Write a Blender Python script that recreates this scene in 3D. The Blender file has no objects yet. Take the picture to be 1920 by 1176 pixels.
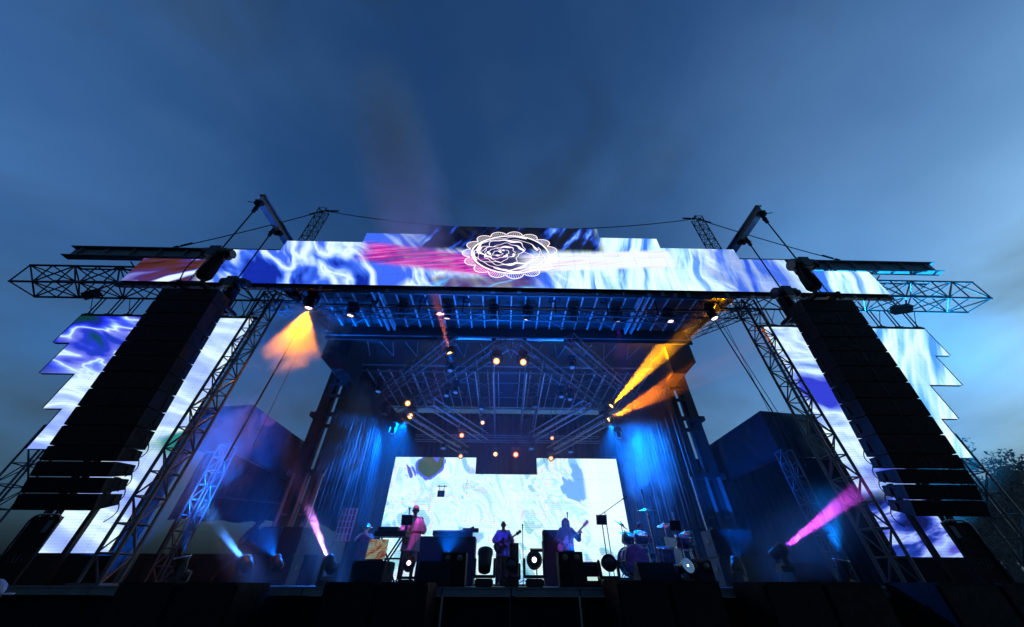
import bpy, bmesh, math, random
import numpy as np
from mathutils import Matrix, Vector, Quaternion, noise as mnoise
rnd = random.Random(11)
D = bpy.data
sc = bpy.context.scene
R = math.radians

# ------------------------------------------------------------------ camera
FPX, PITCH, YAW, ROLL = 626.01, 0.682877, 0.020638, 0.003408
CAMP = Vector((-0.16, 0.0, 0.0))          # z = 0 is eye height; the ground lies at GZ
GZ = -1.55
_F = Vector((math.sin(YAW)*math.cos(PITCH), math.cos(YAW)*math.cos(PITCH), math.sin(PITCH)))
_R = Vector((math.cos(YAW), -math.sin(YAW), 0)); _U = _R.cross(_F)
_R2 = _R*math.cos(ROLL)+_U*math.sin(ROLL); _U2 = _U*math.cos(ROLL)-_R*math.sin(ROLL)
cd = D.cameras.new('camera'); cam = D.objects.new('camera', cd); sc.collection.objects.link(cam)
cd.sensor_width = 36; cd.lens = FPX/1920*36; cd.clip_start = .05; cd.clip_end = 2000
cam.matrix_world = Matrix((( _R2.x,_U2.x,-_F.x,CAMP.x),(_R2.y,_U2.y,-_F.y,CAMP.y),(_R2.z,_U2.z,-_F.z,CAMP.z),(0,0,0,1)))
sc.camera = cam
def at(x, y, X=None, Y=None, Z=None):
    """photo pixel -> point at a known X, Y or Z"""
    r = _F+_R2*((x-960)/FPX)+_U2*((588-y)/FPX)
    t = Y/r.y if Y is not None else (Z/r.z if Z is not None else (X-CAMP.x)/r.x)
    return CAMP+r*t

# ------------------------------------------------------------------ dusk sky, sun, exposure
SUN_EL, SUN_ROT = R(8.2), R(80)
w = D.worlds.new('World'); sc.world = w; w.use_nodes = True
wt = w.node_tree; wn = wt.nodes; wn.clear()
def wnode(t, **k):
    n = wn.new(t)
    for a, b in k.items(): setattr(n, a, b)
    return n
wo = wnode('ShaderNodeOutputWorld'); bg = wnode('ShaderNodeBackground')
sky = wnode('ShaderNodeTexSky', sky_type='NISHITA', sun_disc=False)
sky.sun_elevation = SUN_EL; sky.sun_rotation = SUN_ROT; sky.air_density = 1.1; sky.dust_density = 4.4; sky.ozone_density = 5.2
tc = wnode('ShaderNodeTexCoord'); mp = wnode('ShaderNodeMapping'); mp.inputs['Scale'].default_value = (1.0, 1.0, 2.2)
nz = wnode('ShaderNodeTexNoise'); nz.inputs['Scale'].default_value = 2.4; nz.inputs['Detail'].default_value = 6; nz.inputs['Roughness'].default_value = .52; nz.inputs['Distortion'].default_value = .5
rp = wnode('ShaderNodeValToRGB'); rp.color_ramp.elements[0].position = .54; rp.color_ramp.elements[1].position = .88
rp.color_ramp.elements[0].color = (0, 0, 0, 1); rp.color_ramp.elements[1].color = (1, 1, 1, 1)
# thin evening cloud: the same sky light, greyer
hs = wnode('ShaderNodeHueSaturation'); hs.inputs['Saturation'].default_value = .95; hs.inputs['Value'].default_value = 1.0
cl = wnode('ShaderNodeHueSaturation'); cl.inputs['Saturation'].default_value = .45; cl.inputs['Value'].default_value = .4
mx = wnode('ShaderNodeMixRGB')
wm = wnode('ShaderNodeMapping'); wm.inputs['Scale'].default_value = (1.2, 1.2, 2.0); wm.inputs['Location'].default_value = (3.1, 1.7, 0); wm.inputs['Rotation'].default_value = (.3, .5, .4)
wz = wnode('ShaderNodeTexNoise'); wz.inputs['Scale'].default_value = 1.7; wz.inputs['Detail'].default_value = 5; wz.inputs['Roughness'].default_value = .48; wz.inputs['Distortion'].default_value = .2
wr = wnode('ShaderNodeMapRange', interpolation_type='SMOOTHSTEP'); wr.inputs[1].default_value = .36; wr.inputs[2].default_value = .8; wr.inputs[4].default_value = .45
wh = wnode('ShaderNodeHueSaturation'); wh.inputs['Saturation'].default_value = .72; wh.inputs['Value'].default_value = 1.55
wx = wnode('ShaderNodeMixRGB')
for a, b in ((tc.outputs['Generated'], wm.inputs[0]), (wm.outputs[0], wz.inputs['Vector']), (wz.outputs['Fac'], wr.inputs[0]), (wr.outputs[0], wx.inputs[0]), (mx.outputs[0], wx.inputs[1]), (mx.outputs[0], wh.inputs['Color']), (wh.outputs[0], wx.inputs[2])): wt.links.new(a, b)
tn = wnode('ShaderNodeMixRGB', blend_type='MULTIPLY'); tn.inputs[0].default_value = 1; tn.inputs[2].default_value = (.49, .84, 1.1, 1)
sx = wnode('ShaderNodeSeparateXYZ'); wt.links.new(tc.outputs['Generated'], sx.inputs[0])
hz = wnode('ShaderNodeMapRange', interpolation_type='SMOOTHSTEP'); hz.inputs[1].default_value = .62; hz.inputs[2].default_value = .0; hz.inputs[3].default_value = 0; hz.inputs[4].default_value = .5
wt.links.new(sx.outputs[2], hz.inputs[0])
ad = wnode('ShaderNodeMath', operation='ADD'); wt.links.new(nz.outputs['Fac'], ad.inputs[0]); wt.links.new(hz.outputs[0], ad.inputs[1])
for a, b in ((tc.outputs['Generated'], mp.inputs['Vector']), (mp.outputs['Vector'], nz.inputs['Vector']), (ad.outputs[0], rp.inputs['Fac']),
             (sky.outputs['Color'], hs.inputs['Color']), (sky.outputs['Color'], cl.inputs['Color']), (rp.outputs['Color'], mx.inputs['Fac']),
             (hs.outputs['Color'], mx.inputs[1]), (cl.outputs['Color'], mx.inputs[2]), (wx.outputs[0], tn.inputs[1]), (tn.outputs[0], bg.inputs['Color']), (bg.outputs[0], wo.inputs['Surface'])):
    wt.links.new(a, b)
bg.inputs['Strength'].default_value = .148
sl = D.lights.new('sun', 'SUN'); sl.energy = .02; sl.angle = R(20); sl.color = (.8, .88, 1)
so = D.objects.new('sun', sl); sc.collection.objects.link(so); so.rotation_euler = (R(85), 0, R(105))
sc.view_settings.view_transform = 'Standard'; sc.view_settings.look = 'None'; sc.view_settings.gamma = 1
sc.view_settings.use_curve_mapping = False; sc.view_settings.exposure = 0.0
cy = sc.cycles
cy.use_denoising = True; cy.max_bounces = 5; cy.diffuse_bounces = 2; cy.glossy_bounces = 2; cy.transmission_bounces = 2
cy.volume_bounces = 0; cy.transparent_max_bounces = 8; cy.caustics_reflective = False; cy.caustics_refractive = False
cy.volume_step_rate = 1.0; cy.volume_max_steps = 128; cy.sample_clamp_indirect = 4; cy.use_adaptive_sampling = True; cy.adaptive_threshold = .02

# ------------------------------------------------------------------ materials
class NT:
    def __init__(s, name):
        s.m = D.materials.new(name); s.m.use_nodes = True; s.t = s.m.node_tree; s.t.nodes.clear()
        s.out = s.t.nodes.new('ShaderNodeOutputMaterial')
    def n(s, t, **k):
        x = s.t.nodes.new(t)
        for a, b in k.items(): setattr(x, a, b)
        return x
    def l(s, a, b): s.t.links.new(a, b)
    def set(s, sock, v):
        if isinstance(v, bpy.types.NodeSocket): s.l(v, sock)
        elif v is not None: sock.default_value = v
    def math(s, op, a, b=None, c=None, clamp=False):
        x = s.n('ShaderNodeMath', operation=op); x.use_clamp = clamp
        s.set(x.inputs[0], a); s.set(x.inputs[1], b); s.set(x.inputs[2], c); return x.outputs[0]
    def pos(s): return s.n('ShaderNodeNewGeometry').outputs['Position']
    def xyz(s, v):
        x = s.n('ShaderNodeSeparateXYZ'); s.l(v, x.inputs[0]); return x.outputs
    def map(s, v, loc=(0,0,0), rot=(0,0,0), scale=(1,1,1)):
        if any(rot) and scale != (1, 1, 1): v, rot = s.map(v, rot=rot), (0, 0, 0)       # turn first, stretch after
        x = s.n('ShaderNodeMapping'); s.l(v, x.inputs['Vector'])
        x.inputs['Location'].default_value = loc; x.inputs['Rotation'].default_value = rot; x.inputs['Scale'].default_value = scale; return x.outputs[0]
    def noise(s, v, scale=1, detail=3, rough=.5, dist=0, col=False):
        x = s.n('ShaderNodeTexNoise'); s.l(v, x.inputs['Vector'])
        for k, q in (('Scale', scale), ('Detail', detail), ('Roughness', rough), ('Distortion', dist)): x.inputs[k].default_value = q
        return x.outputs['Color'] if col else x.outputs['Fac']
    def ramp(s, f, stops, interp='LINEAR'):
        x = s.n('ShaderNodeValToRGB'); s.l(f, x.inputs[0]); e = x.color_ramp.elements; x.color_ramp.interpolation = interp
        while len(e) < len(stops): e.new(.5)
        for i, (p, c) in enumerate(stops):
            e[i].position = p; e[i].color = (c, c, c, 1) if isinstance(c, (int, float)) else (*c, 1)
        return x.outputs[0]
    def mix(s, f, a, b, blend='MIX'):
        x = s.n('ShaderNodeMixRGB', blend_type=blend)
        s.set(x.inputs[0], f)
        for q, v in ((1, a), (2, b)):
            s.set(x.inputs[q], v if isinstance(v, bpy.types.NodeSocket) else (*v, 1))
        return x.outputs[0]
    def sstep(s, v, lo, hi):
        x = s.n('ShaderNodeMapRange', interpolation_type='SMOOTHSTEP'); s.set(x.inputs[0], v)
        x.inputs[1].default_value = lo; x.inputs[2].default_value = hi; return x.outputs[0]
MATS = {}
def surf(name, col, rough=.6, metal=0, var=.25, scale=4, bump=0, bscale=40):
    if name in MATS: return MATS[name]
    t = NT(name); b = t.n('ShaderNodeBsdfPrincipled'); t.l(b.outputs[0], t.out.inputs[0])
    p = t.n('ShaderNodeTexCoord').outputs['Object'] if False else t.pos()
    f = t.noise(p, scale, 4, .6)
    c0 = tuple(max(0, c*(1-var)) for c in col); c1 = tuple(min(1, c*(1+var)) for c in col)
    t.l(t.ramp(f, [(.3, c0), (.7, c1)]), b.inputs['Base Color'])
    t.l(t.ramp(t.noise(p, scale*3, 3), [(.3, max(0, rough-.12)), (.7, min(1, rough+.12))]), b.inputs['Roughness'])
    b.inputs['Metallic'].default_value = metal
    b.inputs['Specular IOR Level'].default_value = .15 if max(col) < .013 else .4
    if bump:
        bp = t.n('ShaderNodeBump'); bp.inputs['Strength'].default_value = bump; bp.inputs['Distance'].default_value = .02
        t.l(t.noise(p, bscale, 3), bp.inputs['Height']); t.l(bp.outputs[0], b.inputs['Normal'])
    MATS[name] = t.m; return t.m
def glow(name, col, strength):
    if name in MATS: return MATS[name]
    t = NT(name); e = t.n('ShaderNodeEmission'); t.l(e.outputs[0], t.out.inputs[0])
    e.inputs[0].default_value = (*col, 1); e.inputs[1].default_value = strength
    MATS[name] = t.m; return t.m
BLACK = surf('black_painted_metal', (.01, .01, .011), .5, 0)
PLASTIC = surf('black_plastic', (.012, .012, .013), .45)
CAB = surf('black_textured_cabinet', (.006, .006, .007), .65, bump=.2)
GRILLE = surf('speaker_grille', (.005, .005, .006), .6, .0, bump=.5, bscale=120)
FABRIC = surf('black_fabric', (.008, .008, .01), .9)
TARP = surf('black_vinyl_tarp', (.014, .015, .02), .4, bump=.3, bscale=3)
ALU = surf('aluminium', (.15, .155, .17), .4, .5)
STEEL = surf('galvanised_steel', (.11, .115, .125), .45, .5)
GREYST = surf('grey_painted_steel', (.13, .135, .145), .5, .1)
DARKST = surf('dark_steel', (.018, .019, .021), .45, .4)
DECKM = surf('deck_plywood', (.03, .028, .026), .6)
LIPM = surf('grey_deck_edge', (.17, .175, .185), .5, .2)
GROUND = surf('dark_grass_ground', (.03, .034, .022), .95, var=.5, scale=.6, bump=.6)
ROOFSK = surf('roof_tarpaulin', (.022, .024, .03), .55)
CHROME = surf('chrome', (.7, .7, .72), .18, 1, var=.05)
BRASS = surf('brass', (.62, .42, .16), .25, 1, var=.1)
DRUMSH = surf('drum_shell', (.03, .03, .09), .25, .1)
DRUMHD = surf('drum_head', (.25, .25, .28), .5)
CYMB = surf('cymbal_bronze', (.55, .42, .2), .3, 1, var=.1)
SKIN = surf('brown_skin', (.16, .085, .05), .5, var=.1)
SKINL = surf('light_skin', (.42, .25, .18), .5, var=.1)
TEEW = surf('pale_tee', (.45, .42, .45), .85)
TEEB = surf('blue_shirt', (.2, .25, .5), .85)
TEED = surf('dark_shirt', (.03, .03, .035), .85)
RED = surf('dark_red_shirt', (.08, .012, .01), .85)
SHORT = surf('grey_shorts', (.2, .19, .2), .85)
PANTS = surf('dark_trousers', (.03, .03, .04), .85)
SHOE = surf('dark_shoes', (.02, .02, .02), .6)
HAIR = surf('black_hair', (.012, .01, .009), .6)
CAPW = surf('pale_cap', (.22, .26, .34), .8)
CAPP = surf('rose_cap', (.55, .28, .34), .8)
GUITW = surf('pale_guitar_lacquer', (.4, .3, .32), .25)
GUITR = surf('red_guitar_lacquer', (.35, .03, .04), .25)
WOOD = surf('maple_neck', (.4, .22, .1), .4)
WHITEP = surf('white_perforated_panel', (.2, .2, .2), .5, var=.1)
BARK = surf('bark', (.05, .04, .03), .9)
LEAF = surf('dark_leaves', (.02, .035, .016), .7, var=.5)
LENSD = surf('dark_lens', (.03, .035, .05), .08)

# ------------------------------------------------------------------ object helpers
W = {}
def link(o, parent=None):
    sc.collection.objects.link(o)
    if parent is not None: o.parent = parent
    return o
def tag(o, label=None, cat=None, group=None, kind=None):
    for k, v in (('label', label), ('category', cat), ('group', group), ('kind', kind)):
        if v: o[k] = v
    return o
def place(o, parent, M):
    W[o.name] = M
    if parent is not None:
        o.parent = parent; o.matrix_basis = W[parent.name].inverted() @ M
    else: o.matrix_basis = M
def thing(name, loc, label, cat, group=None, M=None):
    o = D.objects.new(name, None); sc.collection.objects.link(o); o.empty_display_size = .2
    place(o, None, M if M is not None else Matrix.Translation(loc)); tag(o, label, cat, group); return o
_unit = {}
def unit(kind, mat, seg=8):
    k = (kind, mat.name, seg)
    if k in _unit: return _unit[k]
    bm = bmesh.new()
    if kind == 'cyl': bmesh.ops.create_cone(bm, cap_ends=True, segments=seg, radius1=1, radius2=1, depth=1, matrix=Matrix.Translation((0, 0, .5)))
    elif kind == 'box': bmesh.ops.create_cube(bm, size=1)
    elif kind == 'bbox':
        bmesh.ops.create_cube(bm, size=1); bmesh.ops.bevel(bm, geom=bm.edges[:], offset=.03, segments=2, affect='EDGES', profile=.6)
    me = D.meshes.new(kind); bm.to_mesh(me); bm.free(); me.materials.append(mat)
    if kind == 'cyl':
        for p in me.polygons: p.use_smooth = len(p.vertices) == 4
    _unit[k] = me; return me
def zdir(d, up=Vector((0, 0, 1))):
    """rotation whose Z axis is d and whose X axis is level"""
    z = Vector(d).normalized()
    x = up.cross(z)
    if x.length < 1e-4: x = Vector((1, 0, 0))
    x.normalize(); y = z.cross(x)
    return Matrix((x, y, z)).transposed().to_4x4()
def rod(name, a, b, r, mat, parent=None, seg=8):
    a, b = Vector(a), Vector(b); d = b-a
    o = D.objects.new(name, unit('cyl', mat, seg)); sc.collection.objects.link(o)
    place(o, parent, Matrix.Translation(a) @ zdir(d) @ Matrix.Diagonal((r, r, d.length, 1))); return o
def bar(name, a, b, wx, wy, mat, parent=None):
    a, b = Vector(a), Vector(b); d = b-a
    o = D.objects.new(name, unit('box', mat)); sc.collection.objects.link(o)
    place(o, parent, Matrix.Translation((a+b)/2) @ zdir(d) @ Matrix.Diagonal((wx, wy, d.length, 1))); return o
def box(name, c, s, mat, parent=None, rot=None, bev=False):
    o = D.objects.new(name, unit('bbox' if bev else 'box', mat)); sc.collection.objects.link(o)
    place(o, parent, Matrix.Translation(Vector(c)) @ (rot if rot is not None else Matrix.Identity(4)) @ Matrix.Diagonal((*s, 1))); return o
def mobj(name, bm, mats, parent=None, smooth=False, M=None):
    """bmesh in world coordinates (or in the frame M) -> object"""
    me = D.meshes.new(name); bmesh.ops.recalc_face_normals(bm, faces=bm.faces[:]); bm.to_mesh(me); bm.free()
    for m in (mats if isinstance(mats, (list, tuple)) else [mats]): me.materials.append(m)
    if smooth:
        for p in me.polygons: p.use_smooth = True
    o = D.objects.new(name, me); sc.collection.objects.link(o)
    place(o, parent, M if M is not None else Matrix.Identity(4)); return o
def add_cyl(bm, a, b, r1, r2=None, seg=8, caps=True):
    a, b = Vector(a), Vector(b); d = b-a
    bmesh.ops.create_cone(bm, cap_ends=caps, segments=seg, radius1=r1, radius2=r1 if r2 is None else r2, depth=d.length,
                          matrix=Matrix.Translation((a+b)/2) @ zdir(d))
def add_box(bm, c, s, rot=None):
    bmesh.ops.create_cube(bm, size=1, matrix=Matrix.Translation(Vector(c)) @ (rot if rot is not None else Matrix.Identity(4)) @ Matrix.Diagonal((*s, 1)))
def add_sph(bm, c, r, s=(1, 1, 1), sub=2):
    bmesh.ops.create_icosphere(bm, subdivisions=sub, radius=r, matrix=Matrix.Translation(Vector(c)) @ Matrix.Diagonal((*s, 1)))
def add_lathe(bm, prof, M=None, seg=20):
    M = M if M is not None else Matrix.Identity(4)
    rings = []
    for r, z in prof:
        rings.append([bm.verts.new(M @ Vector((r*math.cos(2*math.pi*i/seg), r*math.sin(2*math.pi*i/seg), z))) for i in range(seg)])
    for p, q in zip(rings, rings[1:]):
        for i in range(seg):
            bm.faces.new((p[i], p[(i+1) % seg], q[(i+1) % seg], q[i]))
    for rg in (rings[0][::-1], rings[-1]): bm.faces.new(rg)
def add_tube(bm, pts, r, seg=6):
    pts = [Vector(p) for p in pts]; n = len(pts); rad = r if isinstance(r, (list, tuple)) else [r]*n
    rings = []; up = Vector((0.13, .21, .97)).normalized()
    for i, p in enumerate(pts):
        d = (pts[min(i+1, n-1)]-pts[max(i-1, 0)]).normalized(); x = d.cross(up)
        if x.length < 1e-3: x = d.cross(Vector((1, 0, 0)))
        x.normalize(); y = d.cross(x)
        rings.append([bm.verts.new(p+(x*math.cos(2*math.pi*k/seg)+y*math.sin(2*math.pi*k/seg))*rad[i]) for k in range(seg)])
    for p, q in zip(rings, rings[1:]):
        for k in range(seg): bm.faces.new((p[k], p[(k+1) % seg], q[(k+1) % seg], q[k]))
    bm.faces.new(rings[0][::-1]); bm.faces.new(rings[-1])
def prism(bm, pts, a, b):
    """pts: list of 2-D points, a/b: functions 2-D -> world for the two faces"""
    lo = [bm.verts.new(a(p)) for p in pts]; hi = [bm.verts.new(b(p)) for p in pts]; n = len(pts)
    bm.faces.new(lo[::-1]); bm.faces.new(hi)
    for i in range(n): bm.faces.new((lo[i], lo[(i+1) % n], hi[(i+1) % n], hi[i]))

def truss(name, A, B, w, h, nb, mat, label, cat='truss', group=None, rc=.026, rb=.014, up=(0, 0, 1), split=True, cross=False, root=None, faces=(0, 1, 2, 3), lmat=None):
    """box truss from A to B (axis through the centre), w across, h along up"""
    A, B = Vector(A), Vector(B); d = (B-A).normalized(); up = Vector(up)
    s = d.cross(up).normalized(); u = s.cross(d).normalized()
    t = root or thing(name, A, label, cat, group)
    off = [s*(-w/2)-u*(h/2), s*(w/2)-u*(h/2), s*(w/2)+u*(h/2), s*(-w/2)+u*(h/2)]
    for o in off: rod('chord', A+o, B+o, rc, mat, t)
    bm = None if split else bmesh.new()
    def br(p, q):
        if split: rod('brace', p, q, rb, mat, t, 6)
        else: add_cyl(bm, p, q, rb, seg=5)
    for i in range(nb+1):
        p = A+(B-A)*(i/nb)
        for k in range(4): br(p+off[k], p+off[(k+1) % 4])
        if i < nb:
            q = A+(B-A)*((i+1)/nb)
            for k in faces:
                k2 = (k+1) % 4
                if (i+k) % 2 == 0 or cross: br(p+off[k], q+off[k2])
                if (i+k) % 2 == 1 or cross: br(p+off[k2], q+off[k])
    if not split:
        o = mobj('lattice', bm, lmat or mat, t); o['kind'] = 'stuff'
    return t

def spot(name, loc, tgt, deg, power, col, parent=None, blend=.25, rad=.05, gobo=None):
    l = D.lights.new(name, 'SPOT'); l.energy = power; l.color = col; l.spot_size = R(deg); l.spot_blend = blend; l.shadow_soft_size = rad
    if gobo:
        k, lo, hi, cols = gobo
        l.use_nodes = True; nt = l.node_tree; em = nt.nodes['Emission']
        g = nt.nodes.new('ShaderNodeTexCoord'); mpn = nt.nodes.new('ShaderNodeMapping'); mpn.inputs['Scale'].default_value = (k, k, 0)
        nzn = nt.nodes.new('ShaderNodeTexNoise'); nzn.inputs['Scale'].default_value = 1; nzn.inputs['Detail'].default_value = 1
        rpn = nt.nodes.new('ShaderNodeValToRGB'); e = rpn.color_ramp.elements
        e[0].position = lo; e[1].position = hi
        cols = cols or [(0, 0, 0), (1, 1, 1)]
        while len(e) < len(cols): e.new(.5)
        for i, c in enumerate(cols):
            e[i].position = lo+(hi-lo)*i/(len(cols)-1); e[i].color = (*c, 1)
        nt.links.new(g.outputs['Normal'], mpn.inputs[0]); nt.links.new(mpn.outputs[0], nzn.inputs['Vector'])
        nt.links.new(nzn.outputs['Fac'], rpn.inputs[0]); nt.links.new(rpn.outputs[0], em.inputs['Color'])
    o = D.objects.new(name, l); sc.collection.objects.link(o)
    loc, tgt = Vector(loc), Vector(tgt)
    place(o, parent, Matrix.Translation(loc) @ zdir(loc-tgt)); return o

# ================================================================== SETTING
bm = bmesh.new(); bmesh.ops.create_grid(bm, x_segments=60, y_segments=60, size=600)
for v in bm.verts:
    if v.co.length > 40: v.co.z = .25*mnoise.noise(v.co*.02)
    v.co.z += GZ
g = mobj('ground', bm, GROUND); tag(g, kind='structure')

# ---- stage deck
DZ, YL, YB = -.03, 7.6, 18.4
deck = thing('stage_deck', (0, YL, GZ), 'black stage deck with a pale grey metal front edge', 'stage')
for i in range(8):
    x0 = -9.6+i*2.4
    box('deck_board', (x0+1.2, (YL+YB)/2, DZ-.06), (2.394, YB-YL, .12), DECKM, deck)
for i in range(16):
    x0 = -9.6+i*1.2
    box('edge_panel', (x0+.6, YL-.025, DZ-.062), (1.18, .05, .115), LIPM, deck)
    box('edge_rail', (x0+.6, YL-.032, DZ-.012), (1.185, .06, .03), GREYST, deck)
    box('skirt_panel', (x0+.6, YL+.06, (GZ+DZ-.13)/2), (1.16, .03, DZ-.13-GZ), FABRIC, deck)
    if i % 2 == 0: rod('leg', (x0+.03, YL+.25, GZ), (x0+.03, YL+.25, DZ-.12), .04, STEEL, deck)

# ---- stage roof: rafters in two bays, cross beams, tarpaulin
RZ = 7.8
roof = thing('stage_roof', (0, 13, RZ), 'black stage roof with blue-lit aluminium rafters seen from below', 'stage roof')
rp_ = [(-7.75, 8.2), (7.75, 8.2), (7.1, 10.9), (7.1, 18.4), (-7.1, 18.4), (-7.1, 10.9)]
bm = bmesh.new(); prism(bm, rp_, lambda q: Vector((q[0], q[1], RZ+.18)), lambda q: Vector((q[0], q[1], RZ+.23))); mobj('roof_skin', bm, ROOFSK, roof)
bm = bmesh.new()
for s in (-1, 1):
    prism(bm, [(7.78, 8.2), (7.72, 8.2), (7.06, 10.9), (7.12, 10.9)], lambda q: Vector((s*q[0], q[1], RZ-.12)), lambda q: Vector((s*q[0], q[1], RZ+.3)))
    add_box(bm, (s*7.1, 14.65, RZ+.05), (.06, 7.5, .5))
add_box(bm, (0, 8.15, RZ+.12), (15.7, .05, .4)); mobj('roof_fascia', bm, DARKST, roof)
RAFT = surf('bright_aluminium_rafter', (.5, .51, .53), .35, .4)
xs = [k*.5 for k in range(-13, 14)]
for x in xs:
    rr = .03 if abs(abs(x)-4.5) > .1 else .055
    bar('rafter', (x, 8.3, RZ), (x, 10.5, RZ), rr*1.5, rr*1.9, RAFT, roof)
    if abs(x) <= 6.6 and abs(x) > .3: bar('rafter', (x, 13.4, RZ-.15), (x, 18, RZ-.15), rr*1.3, rr*1.6, RAFT, roof)
for s in (-1, 1):
    for x in (4.5, 4.72): bar('girder', (s*x, 8.3, RZ-.1), (s*x, 12.0, RZ-.1), .06, .12, RAFT, roof)
for y, z, r in ((8.45, RZ-.12, .03), (9.15, RZ-.1, .03), (9.25, RZ+.04, .02), (13.5, RZ-.3, .03), (14.6, RZ-.25, .02), (16.2, RZ-.25, .02), (17.6, RZ-.25, .03)):
    bar('purlin', (-6.9, y, z), (6.9, y, z), r*1.6, r*2, ALU, roof)
for k in range(-3, 4):
    if k == 0: continue
    s = 1 if k > 0 else -1
    x = k*2.0-s*.8
    rod('cross_brace', (x+s*.9, 10.4, RZ-.06), (x-s*.8, 9.2, RZ-.06), .022, ALU, roof)
    rod('cross_brace', (x+s*.9, 14.0, RZ-.2), (x-s*.9, 15.8, RZ-.2), .018, ALU, roof)
# main spine beam: dark box with lattice windows and pale flange strips
box('spine_beam', (0, 12.2, RZ-.05), (14.1, 2.6, .3), DARKST, roof)
box('spine_web', (0, 10.62, RZ-.25), (14.1, .08, .62), DARKST, roof)
for a, b in ((-2.15, -.72), (-.55, .45), (.62, 2.05)):
    bar('flange_strip', (a, 10.54, RZ-.5), (b, 10.54, RZ-.5), .1, .05, surf('pale_flange', (.6, .62, .65), .4, .2), roof)
bar('spine_flange', (-7.0, 10.5, RZ-.44), (7.0, 10.5, RZ-.44), .04, .03, ALU, roof)
bar('spine_flange', (-7.0, 12.6, RZ-.5), (7.0, 12.6, RZ-.5), .05, .05, ALU, roof)
for i in range(24):
    x = -5.7+i*.5
    rod('web_brace', (x, 11.2, RZ-.25), (x+(.25 if i % 2 else -.25), 12.3, RZ-.25), .018, ALU, roof, 6)

# ---- roof columns with corner shrouds
for s, lab in ((-1, 'left'), (1, 'right')):
    c = thing('roof_column', (s*6.9, 12.5, DZ), 'tall dark lifting column carrying the %s side of the stage roof' % lab, 'column', 'roof lifting columns')
    bar('outer_post', (s*7.17, 12.5, DZ), (s*7.17, 12.5, 7.2), .34, .3, DARKST, c)
    bar('inner_post', (s*6.62, 12.55, DZ), (s*6.62, 12.55, 7.0), .2, .22, DARKST, c)
    for z, hh in ((6.25, .12), (5.75, .1), (5.0, .14), (4.55, .12), (2.95, .2)):
        box('cross_plate', (s*6.88, 12.38, z), (.75 if z > 3 else 1.25, .1, hh), DARKST, c)
    box('collar', (s*7.2, 12.45, 4.95), (.5, .5, .16), DARKST, c)
    for x in (6.3, 6.75, 7.2):
        bar('rail', (s*x, 12.3, .9), (s*x, 12.3, 2.9), .1, .07, STEEL, c)
    for x in (6.45, 7.05):
        for z in (.9, 1.3, 1.7): box('rail_clip', (s*x, 12.24, z), (.22, .03, .03), STEEL, c)
    bm = bmesh.new()
    pts = [(6.3, 8.0), (7.3, 8.0), (7.3, 6.8), (6.75, 6.3), (6.25, 6.3)]
    prism(bm, pts, lambda p: Vector((s*p[0], 11.2, p[1])), lambda p: Vector((s*p[0], 12.7, p[1])))
    mobj('corner_shroud', bm, DARKST, c)
    rod('hydraulic_ram', (s*6.9, 12.5, 3.05), (s*6.9, 12.5, 7.0), .05, STEEL, c)

# ---- drapes
def drape(name, a, b, z0, z1, folds, amp, mat, label, group=None, scallop=0):
    a, b = Vector(a), Vector(b); d = (b-a); n = Vector((-d.y, d.x, 0)).normalized(); N = folds*6
    bm = bmesh.new(); rows = []
    for j in range(13):
        v = j/12; rw = []
        for i in range(N+1):
            u = i/N; ph = u*folds*2*math.pi
            off = amp*(math.sin(ph+.7*math.sin(3*v+u*9))+.35*math.sin(2.3*ph+v*2))*(.45+.55*(1-v))
            zb = z0+scallop*(.5+.5*mnoise.noise(Vector((u*4, 3.1, 0))))
            p = a+d*u+n*off; rw.append(bm.verts.new((p.x, p.y, zb+(z1-zb)*v)))
        rows.append(rw)
    for p, q in zip(rows, rows[1:]):
        for i in range(N): bm.faces.new((p[i], p[i+1], q[i+1], q[i]))
    o = mobj(name, bm, mat, smooth=True); m = o.modifiers.new('s', 'SOLIDIFY'); m.thickness = .012
    tag(o, label, 'drape', group); return o
DRAPE = surf('stage_drape', (.013, .015, .021), .8)
drape('drape', (-6.4, 12.2, 0), (-5.7, 17.9, 0), 1.3, 7.0, 26, .07, DRAPE, 'blue-lit hanging drape on the left side of the stage, raised hem', 'stage side drapes', .5)
drape('drape', (6.4, 12.2, 0), (5.7, 17.9, 0), 1.2, 7.0, 26, .07, DRAPE, 'blue-lit hanging drape on the right side of the stage by the drums', 'stage side drapes', .5)
drape('backdrop_drape', (-7.2, 18.2, 0), (7.2, 18.2, 0), DZ, 7.5, 50, .06, FABRIC, 'black backdrop drape hung across the back of the stage')

# ================================================================== LED SCREENS
def led_out(t, col, strength=1.0, line=.055, dark=.14):
    p = t.xyz(t.pos())
    wv = t.math('SINE', t.math('MULTIPLY', p[2], 2*math.pi/line))
    k = t.math('ADD', t.math('MULTIPLY', wv, dark/2), 1-dark/2)
    oi = t.n('ShaderNodeObjectInfo').outputs['Random']
    k = t.math('MULTIPLY', k, t.math('ADD', t.math('MULTIPLY', oi, .07), .965))
    col = t.mix(1, col, (.84, 1.04, 1.08), 'MULTIPLY')
    e = t.n('ShaderNodeEmission'); t.l(t.mix(1, col, t.mix(1, (1, 1, 1), k, 'MULTIPLY'), 'MULTIPLY'), e.inputs[0])
    e.inputs[1].default_value = strength; t.l(e.outputs[0], t.out.inputs[0]); return t.m
WHT, LAV, PBL, BLU, NAV, DRK = (.95, 1.0, 1.0), (.58, .58, .98), (.3, .45, 1.0), (.03, .06, .75), (.012, .02, .2), (.004, .006, .02)

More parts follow.
